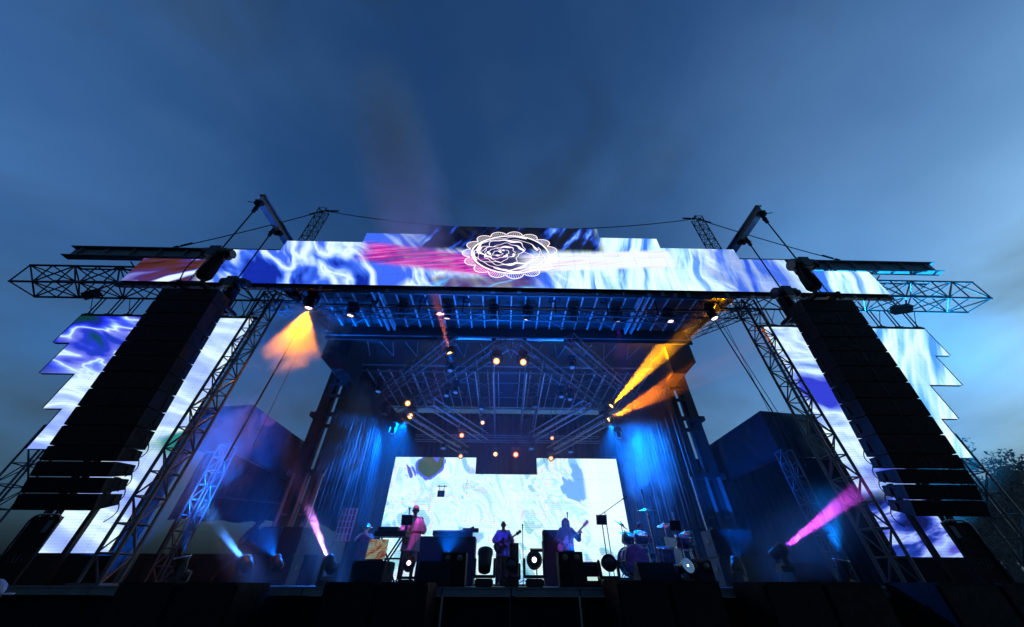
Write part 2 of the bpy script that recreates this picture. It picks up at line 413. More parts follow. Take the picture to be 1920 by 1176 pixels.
def led_side(name, left):
    t = NT(name); P = t.pos(); q = t.xyz(P)
    warp = t.noise(t.map(P, (3 if left else 11, 0, 0)), .35, 2, .5, 0, True)
    V = t.mix(.55, P, warp, 'ADD')
    if left:
        f = t.noise(t.map(V, (0, 0, 0), (0, R(-18), 0), (.28, .3, 1.0)), 1.15, 3, .45, .35)
        lo = t.ramp(f, [(.36, (.12, .16, .85)), (.44, (.32, .38, .98)), (.49, (.55, .62, 1)), (.53, (.95, 1, 1)), (.57, (.6, .68, 1)), (.64, (.3, .36, .95))])
        hi = t.ramp(f, [(.36, (.005, .04, .05)), (.41, (.01, .02, .3)), (.45, (.02, .04, .8)), (.48, (.08, .12, .9)), (.5, (.3, .4, 1)), (.515, (.85, .98, 1)), (.53, (.25, .25, .9)), (.57, (.02, .04, .6)), (.62, (.005, .06, .1))])
        m = t.sstep(t.math('ADD', q[2], t.math('MULTIPLY', q[0], -.12)), 5.6, 6.6)
        col = t.mix(m, lo, hi)
        inner = t.sstep(q[0], -10.8, -9.0)
        col = t.mix(inner, col, t.mix(.22, lo, (.82, .9, 1)))
        gm = t.sstep(t.noise(t.map(V, (7, 0, 3)), .75, 1), .62, .72)
        gm = t.math('MULTIPLY', gm, t.math('MULTIPLY', t.sstep(q[2], 1.8, 2.4), t.sstep(q[0], -10.4, -9.9)))
        col = t.mix(gm, col, (.02, .22, .22))
    else:
        f = t.noise(t.map(V, (5, 0, 0), (0, R(56), 0), (.2, .3, 1.5)), 1.1, 3, .5, .25)
        hi = t.ramp(f, [(.37, (.1, .35, 1)), (.45, (.5, .85, 1)), (.51, (.97, 1, 1)), (.57, (.5, .8, 1)), (.63, (.15, .48, 1))])
        f2 = t.noise(t.map(V, (1, 0, 9), (0, R(12), 0), (.55, .4, 2.0)), 1.0, 3, .5, .6)
        lo = t.ramp(f2, [(.38, (.006, .01, .09)), (.45, (.02, .05, .4)), (.49, (.2, .22, .8)), (.53, (.5, .6, 1)), (.57, (.12, .1, .6)), (.62, (.01, .02, .15))])
        f3 = t.noise(t.map(V, (2, 0, 4), (0, R(-8), 0), (.35, .4, .9)), 1.0, 3, .5, .5)
        mid = t.ramp(f3, [(.37, (.04, .05, .6)), (.45, (.38, .48, 1)), (.51, (.9, .97, 1)), (.58, (.45, .56, 1)), (.65, (.03, .12, .5))])
        col = t.mix(t.sstep(q[2], 1.5, 2.5), lo, hi)
        inner = t.math('MULTIPLY', t.sstep(q[0], 11.0, 9.6), t.sstep(q[2], 1.6, 2.4))
        col = t.mix(inner, col, mid)
    return led_out(t, col, 1.15)
def led_header():
    t = NT('header_video'); P = t.pos(); q = t.xyz(P); x, z = q[0], q[2]
    warp = t.noise(P, .5, 2, .5, 0, True); V = t.mix(.8, P, warp, 'ADD')
    f = t.noise(t.map(V, (0, 0, 0), (0, R(-55), 0), (.36, .5, 1.25)), .95, 3, .5, .45)
    left = t.ramp(f, [(.36, (.008, .025, .35)), (.42, (.06, .16, .9)), (.47, (.45, .55, 1)), (.505, (.7, .78, 1)), (.53, (.97, 1, 1)), (.57, (.45, .55, 1)), (.63, (.06, .14, .85))])
    g = t.noise(t.map(V, (4, 0, 0), (0, R(80), 0), (.22, .5, 1.6)), 1.0, 4, .5, .5)
    right = t.ramp(g, [(.37, (.06, .2, .95)), (.45, (.55, .82, 1)), (.51, (.97, 1, 1)), (.56, (.7, .9, 1)), (.63, (.15, .35, 1))])
    col = t.mix(t.sstep(x, .5, 2.2), left, right)
    # lavender patch and blue streaks on the outer right, rust-brown on the outer left
    o = t.math('MULTIPLY', t.sstep(x, 5.6, 6.6), t.sstep(x, 9.4, 8.6))
    col = t.mix(t.math('MULTIPLY', o, .6), col, t.ramp(f, [(.38, (.02, .03, .55)), (.44, (.12, .14, .85)), (.49, (.5, .52, 1)), (.53, (.85, .86, 1)), (.58, (.3, .32, .95)), (.63, (.05, .08, .7))]))
    b = t.noise(t.map(V, (9, 0, 2), (0, R(25), 0), (.35, .5, 1.4)), 1.2, 3, .5, .8)
    brown = t.ramp(b, [(.38, (.03, .008, .01)), (.5, (.1, .025, .025)), (.57, (.08, .03, .22)), (.63, (.35, .35, .9)), (.69, (.9, .95, 1))])
    col = t.mix(t.sstep(x, -8.9, -9.7), col, brown)
    # dark top centre with blue flares
    h = t.noise(t.map(P, (2, 0, 0), (0, R(62), 0), (.5, .5, 2.0)), 1.0, 3, .6, .2)
    top = t.ramp(h, [(.5, (.003, .004, .016)), (.56, (.005, .01, .07)), (.62, (.02, .08, .6)), (.7, (.3, .55, 1))])
    m = t.math('MULTIPLY', t.sstep(z, 8.35, 8.75), t.math('MULTIPLY', t.sstep(x, -3.3, -2.9), t.sstep(x, 3.2, 2.8)))
    col = t.mix(t.math('MULTIPLY', m, .99), col, top)
    # fibre bands: magenta left of the emblem, white-pink right of it
    st = t.noise(t.map(P, (0, 0, 0), (0, R(9), 0), (.3, .3, 9.0)), 1.0, 4, .65, .5)
    zc = t.math('ADD', t.math('MULTIPLY', x, -.155), 7.68)
    band = t.sstep(t.math('ABSOLUTE', t.math('SUBTRACT', z, zc)), .6, .3)
    band = t.math('MULTIPLY', band, t.math('MULTIPLY', t.sstep(x, -5.2, -4.4), t.sstep(x, .2, -.8)))
    band = t.math('MULTIPLY', band, t.math('ADD', t.math('MULTIPLY', t.sstep(st, .36, .48), .35), .64))
    col = t.mix(band, col, t.ramp(st, [(.4, (.2, .005, .12)), (.46, (.55, .01, .28)), (.51, (.85, .03, .42)), (.56, (.85, .2, .6)), (.62, (.6, .015, .3))]))
    zr = t.math('ADD', t.math('MULTIPLY', x, .075), 7.95)
    band = t.sstep(t.math('ABSOLUTE', t.math('SUBTRACT', z, zr)), .5, .3)
    band = t.math('MULTIPLY', band, t.math('MULTIPLY', t.sstep(x, -.6, .6), t.sstep(x, 5.6, 4.9)))
    band = t.math('MULTIPLY', band, t.math('ADD', t.math('MULTIPLY', t.sstep(st, .3, .42), .4), .6))
    col = t.mix(band, col, t.ramp(st, [(.35, (1, .72, .85)), (.5, (1, .97, 1)), (.62, (1, .6, .78))]))
    lowb = t.math('MULTIPLY', t.sstep(z, 7.5, 7.15), t.math('MULTIPLY', t.sstep(x, -2.8, -2.2), t.sstep(x, 1.2, .2)))
    col = t.mix(t.math('MULTIPLY', lowb, .8), col, t.ramp(b, [(.4, (.12, .04, .05)), (.55, (.16, .06, .12)), (.63, (.1, .4, .8)), (.68, WHT)]))
    dx = t.math('DIVIDE', t.math('ADD', x, .07), 1.22); dz = t.math('DIVIDE', t.math('SUBTRACT', z, 8.42), .9)
    rr = t.math('SQRT', t.math('ADD', t.math('MULTIPLY', dx, dx), t.math('MULTIPLY', dz, dz)))
    dm = t.math('MULTIPLY', t.sstep(rr, 1.0, .97), t.sstep(t.math('ADD', x, t.math('MULTIPLY', st, .6)), .95, .3))
    col = t.mix(t.math('MULTIPLY', dm, .93), col, t.ramp(st, [(.42, (.01, .012, .05)), (.56, (.03, .03, .16)), (.64, (.5, .1, .35))]))
    return led_out(t, col, 1.2)
def led_back():
    t = NT('backdrop_video'); P = t.pos(); q = t.xyz(P); x, z = q[0], q[2]
    warp = t.noise(P, .7, 2, .5, 0, True); V = t.mix(1.0, P, warp, 'ADD')
    f = t.noise(t.map(V, (3, 0, 0), (0, R(-58), 0), (.45, .5, 1.1)), .9, 3, .5, 1.2)
    col = t.ramp(f, [(.36, (.3, .55, .95)), (.41, (.6, .92, 1)), (.46, (.92, 1, 1)), (.51, (.7, .95, 1)), (.55, (.95, 1, 1)), (.61, (.5, .78, 1)), (.67, (.9, 1, 1))])
    # pink contour lines where the picture is brighter, rectangular traces
    br = t.n('ShaderNodeTexBrick'); t.l(t.map(V, (.3, 0, .2), (R(90), 0, 0), (.42, 1, .42)), br.inputs[0])
    br.inputs['Scale'].default_value = 1; br.inputs['Mortar Size'].default_value = .016; br.inputs['Color1'].default_value = (0, 0, 0, 1); br.inputs['Color2'].default_value = (0, 0, 0, 1); br.inputs['Mortar'].default_value = (1, 1, 1, 1)
    col = t.mix(t.math('MULTIPLY', br.outputs['Color'], t.math('MULTIPLY', t.sstep(t.noise(t.map(P, (5, 0, 0)), .8, 1), .5, .62), .55)), col, (1, .5, .5))
    ct = t.noise(t.map(V, (8, 0, 1)), .85, 2, .5, 1.0)
    ln = t.sstep(t.math('ABSOLUTE', t.math('SUBTRACT', ct, .55)), .012, .004)
    col = t.mix(t.math('MULTIPLY', ln, .4), col, (1, .4, .5))
    gp = t.math('MULTIPLY', t.sstep(ct, .615, .64), .7)
    col = t.mix(gp, col, t.ramp(f, [(.35, (.02, .3, .25)), (.5, (.25, .5, .75)), (.6, (.15, .55, .45)), (.7, (.5, .65, .9))]))
    # dark olive blot upper left and grey-blue block upper right
    dx = t.math('MULTIPLY', t.math('ADD', x, 3.9), .95); dz = t.math('SUBTRACT', z, 4.55)
    rr = t.math('ADD', t.math('SQRT', t.math('ADD', t.math('MULTIPLY', dx, dx), t.math('MULTIPLY', dz, dz))), t.math('MULTIPLY', t.math('SUBTRACT', f, .5), 2.2))
    col = t.mix(t.sstep(rr, .86, .8), col, (.1, .12, .7)); col = t.mix(t.sstep(rr, .74, .7), col, t.ramp(ct, [(.42, (.05, .09, .05)), (.52, (.11, .1, .07)), (.6, (.2, .02, .1))]))
    dx = t.math('SUBTRACT', x, 3.05); dz = t.math('MULTIPLY', t.math('SUBTRACT', z, 3.5), .62)
    rr = t.math('ADD', t.math('MAXIMUM', t.math('ABSOLUTE', dx), t.math('ABSOLUTE', dz)), t.math('MULTIPLY', t.math('SUBTRACT', f, .5), 1.6))
    col = t.mix(t.sstep(rr, .5, .44), col, (.2, .4, .8))
    col = t.mix(t.math('MULTIPLY', t.sstep(x, 3.6, 3.85), t.sstep(z, 1.2, 1.8)), col, (.97, 1, 1))
    return led_out(t, col, 1.2, .08, .14)

_led = {}
def led_wall(root, mat, cols, Y, thick=.09):
    """cols: list of (x0, x1, z0, z1) tiles; only the front face of a tile is lit, the casing is black"""
    if mat.name not in _led:
        me = unit('box', mat).copy(); me.materials.clear(); me.materials.append(BLACK); me.materials.append(mat)
        for p in me.polygons: p.material_index = 1 if p.normal.y < -.5 else 0
        _led[mat.name] = me
    for x0, x1, z0, z1 in cols:
        o = D.objects.new('screen_panel', _led[mat.name]); sc.collection.objects.link(o)
        place(o, root, Matrix.Translation(((x0+x1)/2, Y+thick/2, (z0+z1)/2)) @ Matrix.Diagonal((x1-x0-.003, thick, z1-z0-.003, 1)))
HY, HB, HM = 7.25, 6.9, .49
hdr = thing('header_screen', (0, HY, HB), 'long stepped video screen across the top of the stage showing a white lace emblem', 'video screen')
tiles = []
for i in range(-23, 23):
    xc = abs((i+.5)*.5); n = 6 if xc < 3 else 5 if xc < 5 else 4 if xc < 7.5 else 3 if xc < 9.1 else 2
    tiles += [(i*.5, (i+1)*.5, HB+k*HM, HB+(k+1)*HM) for k in range(n)]
led_wall(hdr, led_header(), tiles, HY)
bar('bottom_beam', (-11.6, HY+.12, HB-.07), (11.6, HY+.12, HB-.07), .12, .1, BLACK, hdr)
for i in range(60):
    x = -11.5+i*.39
    box('clamp', (x, HY+.02+rnd.random()*.05, HB-.14), (.05+rnd.random()*.07, .06, .06+rnd.random()*.06), BLACK if rnd.random() < .7 else STEEL, hdr)
for i in range(-11, 12, 2):
    n = 6 if abs(i) < 3 else 5 if abs(i) < 5 else 4 if abs(i) < 7.5 else 3 if abs(i) < 9.1 else 2
    bar('back_frame', (i, HY+.2, HB-.05), (i, HY+.2, HB+n*HM-.1), .06, .06, BLACK, hdr)
box('back_cover', (0, HY+.14, HB+3*HM), (5.9, .06, 6*HM-.02), BLACK, hdr)
# the emblem is video, laid as thin luminous strips 6 mm before the tiles
EMB = glow('emblem_light', (1, .9, .97), 1.35)
def ribbon(bm, pts, w, y):
    pts = [Vector((p[0], 0, p[1])) for p in pts]; n = len(pts); L = []
    for i, p in enumerate(pts):
        d = (pts[min(i+1, n-1)]-pts[max(i-1, 0)]); d = d.normalized() if d.length > 1e-6 else Vector((1, 0, 0))
        s = Vector((-d.z, 0, d.x)); ww = w[i] if isinstance(w, list) else w
        L.append((bm.verts.new((p.x+s.x*ww, y, p.z+s.z*ww)), bm.verts.new((p.x-s.x*ww, y, p.z-s.z*ww))))
    for a, b in zip(L, L[1:]): bm.faces.new((a[0], b[0], b[1], a[1]))
ex, ez, ea, eb, ey = -.07, 8.42, 1.25, .92, HY-.006
bm = bmesh.new()
def ell(k, ph, wob=0): return (ex+ea*k*math.cos(ph)+wob*math.cos(3*ph+1), ez+eb*k*math.sin(ph)+wob*math.sin(2*ph))
ribbon(bm, [ell(1, i/90*2*math.pi, .02) for i in range(91)], .028, ey)
NS = 15
for sidx in range(NS):
    a0, a1 = sidx/NS*2*math.pi, (sidx+1)/NS*2*math.pi
    sc_pts = []
    for k in range(13):
        u = k/12; ph = a0+(a1-a0)*u; sc_pts.append(ell(1.07+.19*math.sin(math.pi*u)**.7, ph))
    ribbon(bm, sc_pts, .014, ey)
    for k in range(1, 9):
        u = k/9; ph = a0+(a1-a0)*u; ribbon(bm, [ell(1.03, ph), ell(1.06+.19*math.sin(math.pi*u)**.7, ph)], .006, ey)
mobj('emblem_scallops', bm, EMB, hdr)
bm = bmesh.new()
er = random.Random(9)
def emb(u, v): return (ex+ea*u, ez+eb*v)
for k, (cu, cv, sz) in enumerate(((-.34, .0, .12), (-.32, .0, .25), (-.28, .01, .38), (-.22, .02, .52), (-.15, .02, .66), (-.08, .01, .79), (-.03, 0, .9))):
    p0, p1 = er.random()*6, er.random()*6
    for part in range(2):                # wandering contour strokes, thick and thin, round an off-centre heart
        pts, ws = [], []; a0 = p0+part*math.pi
        for i in range(61):
            ph = a0+i/60*(math.pi*(.98 if k < 6 else .8))
            q = sz*(1+(.13*math.sin(3*ph+p0)+.09*math.sin(5*ph+p1)+.05*math.sin(11*ph+p0))*(1 if k < 5 else .45))
            u, v = cu+q*math.cos(ph)*1.02, cv+q*math.sin(ph)
            m = math.hypot(u, v)
            if m > .96: u, v = u*.96/m, v*.96/m
            pts.append(emb(u, v)); ws.append(.010+.036*max(0, math.sin(2.5*ph+p1+k))**2.5)
        ribbon(bm, pts, ws, ey-.002-k*.0003)
mobj('emblem_rose', bm, EMB, hdr)

SY, SB, SM = 8.7, .49, 1.033
for s, lab, oth in ((-1, 'left', 'violet and white streaks'), (1, 'right', 'white and cyan streaks over blue ripples')):
    sr = thing('side_screen', (s*11, SY, SB), 'saw-toothed video screen behind the %s speaker array, %s' % (lab, oth), 'video screen', 'side video screens')
    tiles = []
    inn = 8.36
    for row, n in enumerate((3, 3, 7, 8, 10, 11)):
        for k in range(n):
            a, b = inn+k*.5, inn+(k+1)*.5
            tiles.append((min(s*a, s*b), max(s*a, s*b), SB+row*SM, SB+(row+1)*SM))
    led_wall(sr, led_side('side_video_'+lab, s < 0), tiles, SY)
    top = SB+6*SM
    bar('top_bar', (s*8.3, SY+.05, top+.05), (s*13.9, SY+.05, top+.05), .1, .08, BLACK, sr)
    for row, n in enumerate((3, 3, 7, 8, 10, 11)):
        bar('edge_trim', (s*(inn+n*.5+.02), SY+.05, SB+row*SM+.01), (s*(inn+n*.5+.02), SY+.05, SB+(row+1)*SM-.01), .03, .1, BLACK, sr)
    for k in range(9):
        x = s*(8.7+k*.62)
        rod('hanger', (x, SY+.05, top+.08), (x, 8.72, 7.5), .018, BLACK, sr)
        rod('hanger', (x+s*.13, SY+.05, top+.08), (x+s*.13, 8.72, 7.5), .018, BLACK, sr)
        if k % 2 == 0: rod('sling', (x, SY+.02, top+.08), (x+s*.5, 8.74, 7.5), .01, BLACK, sr)
        box('hanger_foot', (x+s*.06, SY+.05, top+.1), (.26, .08, .05), BLACK, sr)
    for k in range(4): box('back_frame', (s*(8.9+k*.9), SY+.13, top-1.6), (.06, .06, 3.0), BLACK, sr)

BY, BT, BBt = 17.5, 4.93, .03
bs = thing('back_screen', (0, BY, DZ), 'wide white video screen at the back of the stage behind the musicians', 'video screen')
tiles = []
for i in range(11):
    x0 = -5.55+i*1.0
    for k in range(5):
        z0, z1 = BBt+k*.98, BBt+(k+1)*.98
        if k == 4 and 4 <= i <= 6: z1 = 4.17
        tiles.append((x0, x0+1.0, z0, z1))
led_wall(bs, led_back(), tiles, BY)
for x in (-5.4, -2.7, 0, 2.7, 5.3): bar('support_frame', (x, BY+.3, DZ), (x, BY+.3, 5.0), .08, .08, BLACK, bs)
box('base_frame', (-.05, BY+.15, DZ+.02), (11, .3, .05), BLACK, bs)

# ================================================================== WING RIGGING
for s, lab in ((-1, 'left'), (1, 'right')):
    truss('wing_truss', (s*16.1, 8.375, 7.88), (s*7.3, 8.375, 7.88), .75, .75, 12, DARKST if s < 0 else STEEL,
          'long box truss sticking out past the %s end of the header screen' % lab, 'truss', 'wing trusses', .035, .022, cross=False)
    b = thing('wing_beam', (s*15.4, 7.9, 8.95), 'grey steel I-beam lying above the %s wing truss' % lab, 'beam', 'wing beams')
    bar('web', (s*15.3, 8.02, 8.94), (s*7.6, 8.02, 8.94), .03, .42, GREYST, b)
    for z in (8.72, 9.16): bar('flange', (s*15.4, 8.02, z), (s*7.6, 8.02, z), .24, .03, GREYST, b)
    for k in range(8): box('stiffener', (s*(15.0-k*.9), 7.97, 8.94), (.03, .09, .4), GREYST, b)
    rod('tube', (s*14.9, 8.3, 8.42), (s*11, 8.3, 8.42), .03, DARKST, b)
    for k in range(3): rod('strut', (s*(11.6+k*.7), 8.3, 8.42), (s*(11.9+k*.7), 8.2, 8.72), .02, DARKST, b)
    # tower under the wing and its mast
    t = truss('support_tower', (s*7.96, 8.47, DZ), (s*7.96, 8.47, 7.5), .4, .4, 15, STEEL, 'square lattice tower standing before the %s side screen' % lab, 'tower', 'wing support towers', .034, .017, up=(0, 1, 0))
    box('base_plate', (s*7.96, 8.47, DZ+.02), (.62, .62, .04), STEEL, t)
    truss('tower_mast', (s*7.97, 8.42, 8.26), (s*7.97, 8.42, 12.3), .3, .3, 13, STEEL, 'slim lattice mast rising above the roof over the %s tower' % lab, 'mast', 'roof masts', .022, .011, up=(0, 1, 0))
    j = thing('jib_beam', (s*7.92, 8.2, 9.35), 'short blue-lit I-beam jutting toward the crowd above the %s speaker array' % lab, 'beam', 'jib beams')
    bar('web', (s*7.92, 6.0, 9.4), (s*7.92, 8.6, 9.4), .02, .26, GREYST, j)
    for z in (9.26, 9.54): bar('flange', (s*7.92, 5.98, z), (s*7.92, 8.6, z), .2, .025, GREYST, j)
    for y in (6.08, 7.22):
        box('beam_clamp', (s*7.92, y, 9.2), (.26, .12, .1), BLACK, j)
        rod('clamp_handle', (s*7.92, y, 9.2), (s*8.25, y-.05, 9.22), .012, BLACK, j)
    # outer ladder tower behind the screen
    truss('outer_tower', (s*12.65, 9.6, GZ), (s*12.65, 9.6, 3.4), .42, .42, 10, STEEL, 'lattice tower standing outside the %s side screen' % lab, 'tower', 'outer towers', .025, .014, up=(0, 1, 0))
    # short tie truss between roof corner and tower
    truss('tie_truss', (s*6.95, 10.6, 7.65), (s*8.7, 9.0, 7.7), .28, .3, 8, STEEL, 'short sloping truss tying the %s tower to the roof corner' % lab, 'truss', 'tie trusses', .018, .01)
    truss('inner_wing_truss', (s*6.6, 8.9, 7.55), (s*8.3, 8.9, 7.55), .4, .4, 5, STEEL, 'short box truss between roof and %s wing' % lab, 'truss', 'inner wing trusses', .022, .012)
def wire(name, a, b, r, sag, label, cat='cable', group='guy wires', n=14, ends=True):
    a, b = Vector(a), Vector(b); bm = bmesh.new()
    add_tube(bm, [a.lerp(b, i/n)-Vector((0, 0, 4*sag*(i/n)*(1-i/n))) for i in range(n+1)], r, 6)
    t = thing(name, a, label, cat, group); mobj('strand', bm, BLACK, t)
    if ends:
        for p, q in ((a, b), (b, a)):
            d = (q-p).normalized(); rod('turnbuckle', p+d*.25, p+d*.6, .035, BLACK, t); rod('shackle', p+d*.05, p+d*.2, .045, BLACK, t)
    return t
for s, lab in ((-1, 'left'), (1, 'right')):
    wire('guy_wire', (s*7.97, 8.42, 12.3), (s*12.0, 7.95, 9.18), .018, .1, 'taut black cable from the %s mast down to the wing beam' % lab)
wire('guy_wire', (-7.97, 8.42, 12.3), (7.97, 8.42, 12.3), .018, 1.0, 'sagging black cable strung between the two roof masts')
for i, (x, y0, y1, Y) in enumerate(((545, 690, 800, 9.8), (1361, 610, 770, 9.8))):
    p = at(x, y0, Y=Y); o = rod('safety_line', (p.x, p.y, 7.6), (p.x, p.y, 3.0), .008, BLACK)
    tag(o, 'thin single vertical line hanging in the %s opening beside the stage' % ('left' if i == 0 else 'right'), 'cable', 'hanging lines')
for i, (X0, k) in enumerate(((7.05, 0), (7.2, 1))):
    o = rod('power_cable', (X0, 9.0, 7.5), (X0+.95, 9.4, 2.5), .02-.01*k, BLACK)
    tag(o, ('thicker' if k == 0 else 'thinner')+' of two slanting black cables beside the right tower', 'cable', 'slanting cables')
o = rod('power_cable', (-6.95, 9.0, 7.5), (-7.5, 9.4, 2.5), .025, BLACK); tag(o, 'dark slanting cable bundle beside the left tower under the orange smoke', 'cable', 'slanting cables')

# ---- chain hoists and speaker arrays
def hoist(X, Y, z, zt, label):
    h = thing('chain_hoist', (X, Y, z), label, 'hoist', 'chain hoists')
    bm = bmesh.new(); add_cyl(bm, (X-.3, Y, z), (X+.3, Y, z), .17, seg=16); add_box(bm, (X, Y, z-.03), (.28, .36, .36)); add_cyl(bm, (X+.3, Y, z), (X+.42, Y, z), .12, seg=16)
    bmesh.ops.bevel(bm, geom=bm.edges[:], offset=.012, segments=1, affect='EDGES'); mobj('motor_body', bm, PLASTIC, h)
    rod('lift_chain', (X, Y, z+.15), (X, Y, 9.16), .02, BLACK, h, 6)
    for k in range(3): rod('hook_block', (X, Y, 9.14-k*.13), (X, Y, 9.05-k*.13), .05+.012*(k % 2), BLACK, h)
    bm = bmesh.new(); add_lathe(bm, [(.13, 0), (.17, .08), (.16, .4), (.13, .62), (.15, .64)], Matrix.Translation((X-.12*(1 if X > 0 else -1), Y, z-.9)), 14); mobj('chain_bag', bm, FABRIC, h, True)
    n = max(2, int((z-.2-zt)/.07))
    bm = bmesh.new()
    for k in range(n):
        zz = z-.2-(z-.2-zt)*k/n; M = Matrix.Translation((X+.14*(1 if X > 0 else -1), Y, zz)) @ Matrix.Rotation(R(90*(k % 2)), 4, 'Z') @ Matrix.Rotation(R(90), 4, 'X')
        pts = [M @ Vector((.022*math.cos(a), .045*math.sin(a), 0)) for a in [i*math.pi/4 for i in range(9)]]
        add_tube(bm, pts, .009, 5)
    mobj('load_chain', bm, STEEL, h)
    pts = [(X-.2, Y-.1, z-.05)]+[(X-.2-.12*math.sin(i/7*math.pi), Y-.12, z-.05-i/7*1.1) for i in range(8)]
    bm = bmesh.new(); add_tube(bm, pts, .014, 6); mobj('motor_cable', bm, BLACK, h, True)
    return h
def line_array(X, lab):
    s = 1 if X > 0 else -1
    la = thing('line_array', (X, 6.5, 5.5), 'tall curved black line array of loudspeakers hanging before the %s side screen' % lab, 'loudspeaker', 'line arrays')
    bm = bmesh.new()
    for dx in (-.28, .28): add_box(bm, (X+dx, 6.66, 5.72), (.07, 1.35, .1))
    for y in (6.05, 6.5, 7.2): add_box(bm, (X, y, 5.72), (.66, .07, .09))
    mobj('fly_frame', bm, BLACK, la)
    w2 = .67
    p = Vector((0, 6.135, 5.62)); ang = R(5.2)
    for k in range(14):
        if k: ang += R(.15 if k < 10 else 2.4)
        fh, rh, dep = (.36, .352, .46) if k < 10 else (.255, .185, .44)
        fwd = Vector((0, -math.cos(ang), -math.sin(ang))); dn = Vector((0, math.sin(ang), -math.cos(ang)))
        # local frame: hinge at the front top edge
        def PT(x, a, b): return Vector((X+x, 0, 0))+p-fwd*a+dn*b
        bm = bmesh.new(); m0 = (fh-rh)/2
        prof = [(0, .004), (0, fh-.004), (.09, fh-.004), (dep, fh-m0-.005), (dep, m0+.005), (.09, .004)]
        lo = [bm.verts.new(PT(-w2, a, b)) for a, b in prof]; hi = [bm.verts.new(PT(w2, a, b)) for a, b in prof]
        bm.faces.new(lo); bm.faces.new(hi[::-1])
        for i in range(6): bm.faces.new((lo[i], hi[i], hi[(i+1) % 6], lo[(i+1) % 6]))
        bmesh.ops.bevel(bm, geom=bm.edges[:], offset=.008, segments=1, affect='EDGES')
        cb = mobj('cabinet', bm, CAB, la)
        for sx in (-1, 1):
            bm = bmesh.new()
            q = [bm.verts.new(PT(sx*.33+ux*.3, -.004+.05*(abs(ux-(-sx)*1) > 1.5), fh/2+uz*(fh/2-.03))) for ux, uz in ((-1, -1), (1, -1), (1, 1), (-1, 1))]
            bm.faces.new(q); e = bmesh.ops.extrude_face_region(bm, geom=bm.faces[:]); bmesh.ops.translate(bm, vec=-fwd*.02, verts=[v for v in e['geom'] if isinstance(v, bmesh.types.BMVert)])
            mobj('grille', bm, GRILLE, cb)
        for sx in (-1, 1):
            bm = bmesh.new(); add_box(bm, PT(sx*(w2+.008), .03, fh/2), (.014, .05, fh*.92), Matrix.Rotation(ang, 4, 'X')); mobj('front_plate', bm, BLACK, cb)
            bm = bmesh.new(); add_box(bm, PT(sx*(w2+.006), dep-.1, fh/2), (.012, .09, fh*.5), Matrix.Rotation(ang, 4, 'X')); mobj('rear_plate', bm, BLACK, cb)
        if k >= 9:
            a0 = PT(-s*(w2-.05), dep, fh*.5); bm = bmesh.new()
            add_tube(bm, [a0+Vector((0, .12*math.sin(i/8*math.pi), -.36*i/8)) for i in range(9)], .009, 5); mobj('link_cable', bm, BLACK, cb, True)
        p = p+dn*(fh+.006)
    return la
for s, lab in ((-1, 'left'), (1, 'right')):
    line_array(s*7.9, lab)
    hoist(s*7.92, 6.1, 6.85, 5.78, 'black chain hoist with bag at the front of the %s speaker array' % lab)
    hoist(s*7.92, 7.0, 6.62, 5.78, 'black chain hoist behind and below the front one over the %s speaker array' % lab)

# ================================================================== OVERHEAD TRUSSES
def otruss(A, B, label, w=.42, rc=.028):
    L = (Vector(B)-Vector(A)).length
    return truss('lighting_truss', A, B, w, w*.8, max(4, int(L/.55)), ALU, label, 'truss', 'overhead lighting trusses', rc, .01, split=False, lmat=DARKST)
for s, lab in ((-1, 'left'), (1, 'right')):
    otruss((s*.2, 10.3, 6.95), (s*6.1, 17.6, 6.95), 'overhead truss running from the centre apex back to the %s rear' % lab)
    otruss((s*2.1, 9.9, 6.9), (s*6.4, 15.2, 6.9), 'overhead truss slanting outward from the front %s of the stage roof' % lab)
    otruss((s*3.1, 12.3, 5.5), (s*1.1, 16.2, 5.5), 'upper of two low trusses converging on the back screen, %s side' % lab, .36)
    otruss((s*3.9, 12.7, 5.1), (s*2.1, 16.9, 5.1), 'lower of two low trusses converging on the back screen, %s side' % lab, .36)
    otruss((s*.95, 10.9, 6.35), (s*1.0, 17.8, 6.35), 'overhead truss running straight back just %s of centre' % lab, .66)
    for ci, (a, b) in enumerate((((s*3.1, 12.6), (5.6, 7.6)), ((s*2.0, 15.0), (5.6, 7.6)), ((s*3.7, 13.1), (5.2, 7.6)), ((s*2.4, 16.2), (5.2, 7.6)))):
        o = rod('drop_chain', (a[0], a[1], b[0]), (a[0], a[1], b[1]), .014, STEEL)
        tag(o, 'thin chain at the %s end of the %s low truss, %s side' % (('front', 'rear')[ci % 2], ('upper', 'lower')[ci//2], lab), 'chain', 'truss suspension chains')
otruss((-6.6, 9.0, 7.25), (6.6, 9.0, 7.25), 'front cross truss under the roof edge carrying the row of pale lamps', .3, .02)
otruss((-4.6, 17.0, 5.7), (4.6, 17.0, 5.7), 'rear cross truss just above the back screen', .3)

